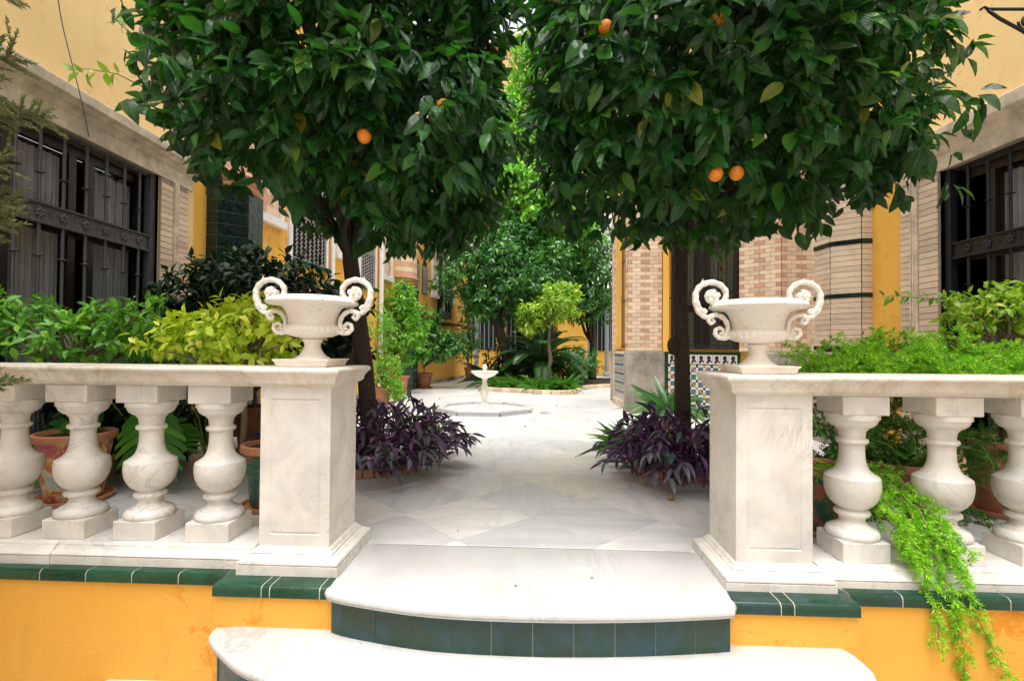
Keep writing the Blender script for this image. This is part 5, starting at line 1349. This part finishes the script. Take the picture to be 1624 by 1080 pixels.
t = bonsai('lime_tree_sapling', 'small yellow green tree with a bare twisted stem by the black grille', (2.96, 3.00, .40), .50,
       [((-.12, -.02, 1.22), (.26, .2, .13), 90, 6), ((.1, -.02, 1.12), (.2, .16, .12), 60, 6), ((-.30, -.0, 1.02), (.2, .12, .04), 26, 6), ((.05, .0, 1.30), (.14, .14, .07), 30, 5)], 'soft', 'leaf_yellow_green', .052, .5, 341, 300, .022)
pot((2.96, 3.00, 0), .2, .42, 'terracotta', 'terracotta pot of the small yellow green tree at the far right')
t = thing('leafy_twig', 'long thin leafy twig reaching left from the sapling across the yellow strip', 'twig', (2.80, 3.0, 1.24))
pts = [(0, 0, 0), (-.15, 0, .035), (-.32, 0, .04), (-.50, 0, .055), (-.60, -.01, .04)]
obj('stem', MB().tube(pts, [.005, .004, .003, .002, .001], 5), 'bark_pale', t)
P = np.array([(-.03*k-.02, 0, .05) for k in range(19)]); n = len(P); D = unit(np.array([(-.4, R.uniform(-.3, .3), (-1.2 if k % 3 else .5)) for k in range(n)])); N = unit(R.normal(size=(n, 3))*.3+np.array([0, -1, .2])); L = R.uniform(.04, .065, n)
leaf_objects(t, 'soft', P, D, N, L, L*.5, 'leaf_green')
bonsai('yellow_green_shrub', 'low yellow green shrub rising from the fern in front of the brick pier', (2.30, 3.00, .60), .2, [((.0, -.05, .99), (.24, .15, .09), 60, 5)], 'soft', 'leaf_yellow_green', .055, .42, 351, 200, .007)

# ------------------------------------------------------------------ juniper at far left, lamp bracket at far right, stone
def juniper(name, label, loc, branches, seed):
    r = np.random.RandomState(seed); t = thing(name, label, 'conifer', loc); st = MB(); P, D, N, L = [], [], [], []
    for (p0, p1, r0, wid) in branches:
        p0, p1 = Vector(p0), Vector(p1); pts = [p0.lerp(p1, i/6)+Vector((0, 0, .05*math.sin(i/6*PI))) for i in range(7)]; st.tube(pts, [r0*(1-.8*i/6) for i in range(7)], 6)
        for k in range(80):
            f = (k+r.uniform())/80*6; j = min(5, int(f)); p = pts[j].lerp(pts[j+1], f-j); dr = (p1-p0).normalized(); rv = Vector(r.normal(size=3)); sd = (rv-dr*rv.dot(dr)*.4).normalized()
            tw = (sd*.9+dr*.7).normalized(); tl = wid*.75*r.uniform(.4, 1.); st.tube([p, p+tw*tl], [.0022, .001], 4)
            for q in range(13):
                c = p+tw*tl*(q+1)/13
                for s_ in range(5):
                    rv2 = Vector(r.normal(size=3)); nd = (rv2-tw*rv2.dot(tw)).normalized()*.6+tw*.8; P.append(tuple(c)); D.append(tuple(nd)); N.append(tuple(r.normal(size=3))); L.append(r.uniform(.010, .022))
    P, D, N, L = map(np.array, (P, D, N, L)); obj('branches', st, 'bark_pale', t)
    nd = (np.array([(0, -.5, 0), (.5, -.5, 0), (1, 0, 0), (.3, .5, 0)], float), np.array([(0, 1, 2, 3)]), np.array([(0, 0), (.5, 0), (1, 1), (0, 1)], float))
    obj('foliage', scatter_mesh('foliage', [nd], P, D, N, L, L*.2+.0008, 'leaf_juniper', False), parent=t, kind='stuff'); return t
J = (-2.30, 1.72, -.8)
jt = juniper('juniper', 'feathery grey green conifer reaching in from beyond the left edge', J,
        [((.0, 0, 2.0), (.42, .12, 2.20), .012, .15), ((0, 0, 2.2), (.40, .1, 2.42), .012, .17), ((0, 0, 2.4), (.52, .15, 2.62), .012, .15), ((0, 0, 2.6), (.40, .15, 2.85), .012, .17), ((0, 0, 2.8), (.45, .1, 3.1), .012, .17),
         ((0, 0, 1.4), (.46, .1, 1.62), .008, .09), ((0, 0, 1.7), (.32, .05, 1.86), .008, .10), ((0, 0, 2.7), (.25, .2, 2.75), .012, .2), ((0, 0, 2.25), (.35, .2, 2.3), .012, .15), ((0, 0, 2.5), (.3, .0, 2.65), .012, .2), ((0, 0, 2.9), (.3, .0, 3.0), .012, .2)], 501)
obj('trunk', MB().tube([(0, 0, 0), (.01, 0, 1.5), (0, 0, 3.2)], [.06, .045, .02], 10), 'bark', jt, smooth='all')
lb_ = thing('lamp_bracket', 'black wrought iron scroll bracket on the upper right wall', 'bracket', (3.61, 3.12, 3.13))
m = MB(); m.tube([(0, 0, .0), (-.62, 0, .0)], .010, 8); m.tube([(0, 0, -.45), (-.10, 0, -.36), (-.26, 0, -.22), (-.42, 0, -.125), (-.54, 0, -.06), (-.61, 0, -.01)], .010, 8)
sc_ = [(-.36-.062*math.cos(a)*(1-a/14), 0, -.080-.062*math.sin(a)*(1-a/14)) for a in np.linspace(0, 11, 44)]
m.tube(sc_, .008, 6); m.tube([(-.60, 0, 0), (-.64, 0, .012), (-.66, 0, -.006)], .008, 6)
obj('scroll', m, 'iron_black', lb_, smooth='all'); obj('wall_plate', MB().cbox(-.012, 0, -.03, .03, -.5, .06), 'iron_black', lb_)
sb = MB().sphere((0, 0, .018), .026, 9, 6, sc=(1, .8, .75)); sb.v = [(x*(1+.2*math.sin(x*200+z*90)), y*(1+.15*math.sin(y*160)), z*(1+.15*math.cos(x*150))) for x, y, z in sb.v]
tag(obj('stone', sb, 'stone_small', loc=(1.02, 3.19, 0)), 'small brown stone lying on the white floor beside the right purple plants', 'stone')
for (x, y, sz, lab) in ((-1.0, 6.35, .05, 'dry brown leaf on the floor before the left corner of the fountain basin'), (.15, 6.1, .045, 'dry leaf on the open white floor between the fountain and the near slabs'),
                        (.75, 8.4, .06, 'dry brown leaf on the floor right of the fountain towards the brick edging'), (-1.35, 9.3, .06, 'dry brown leaf on the floor between the fountain and the terracotta pots'),
                        (-.25, 9.2, .055, 'dry brown leaf on the floor just behind the fountain bowl'), (.95, 5.2, .05, 'dry leaf on the floor beside the bright green grassy plant'),
                        (-.28, 2.62, .018, 'tiny brown speck of leaf on the near slabs left of centre'), (.35, 2.1, .016, 'tiny curled leaf scrap on the marble landing right of centre'), (.02, 2.02, .018, 'tiny dark leaf scrap near the middle edge of the landing')):
    v, f, uv = LEAVES['soft'][0]; vv = v.copy()*sz; vv[:, 1] *= .5
    tag(obj('fallen_leaf', raw_mesh('fallen_leaf', vv, f, uv[f.reshape(-1)], 'terracotta_dark'), loc=(x, y, sz*.25+.002), rz=R.uniform(0, 6)), lab, 'leaf', 'dry leaves on the floor')
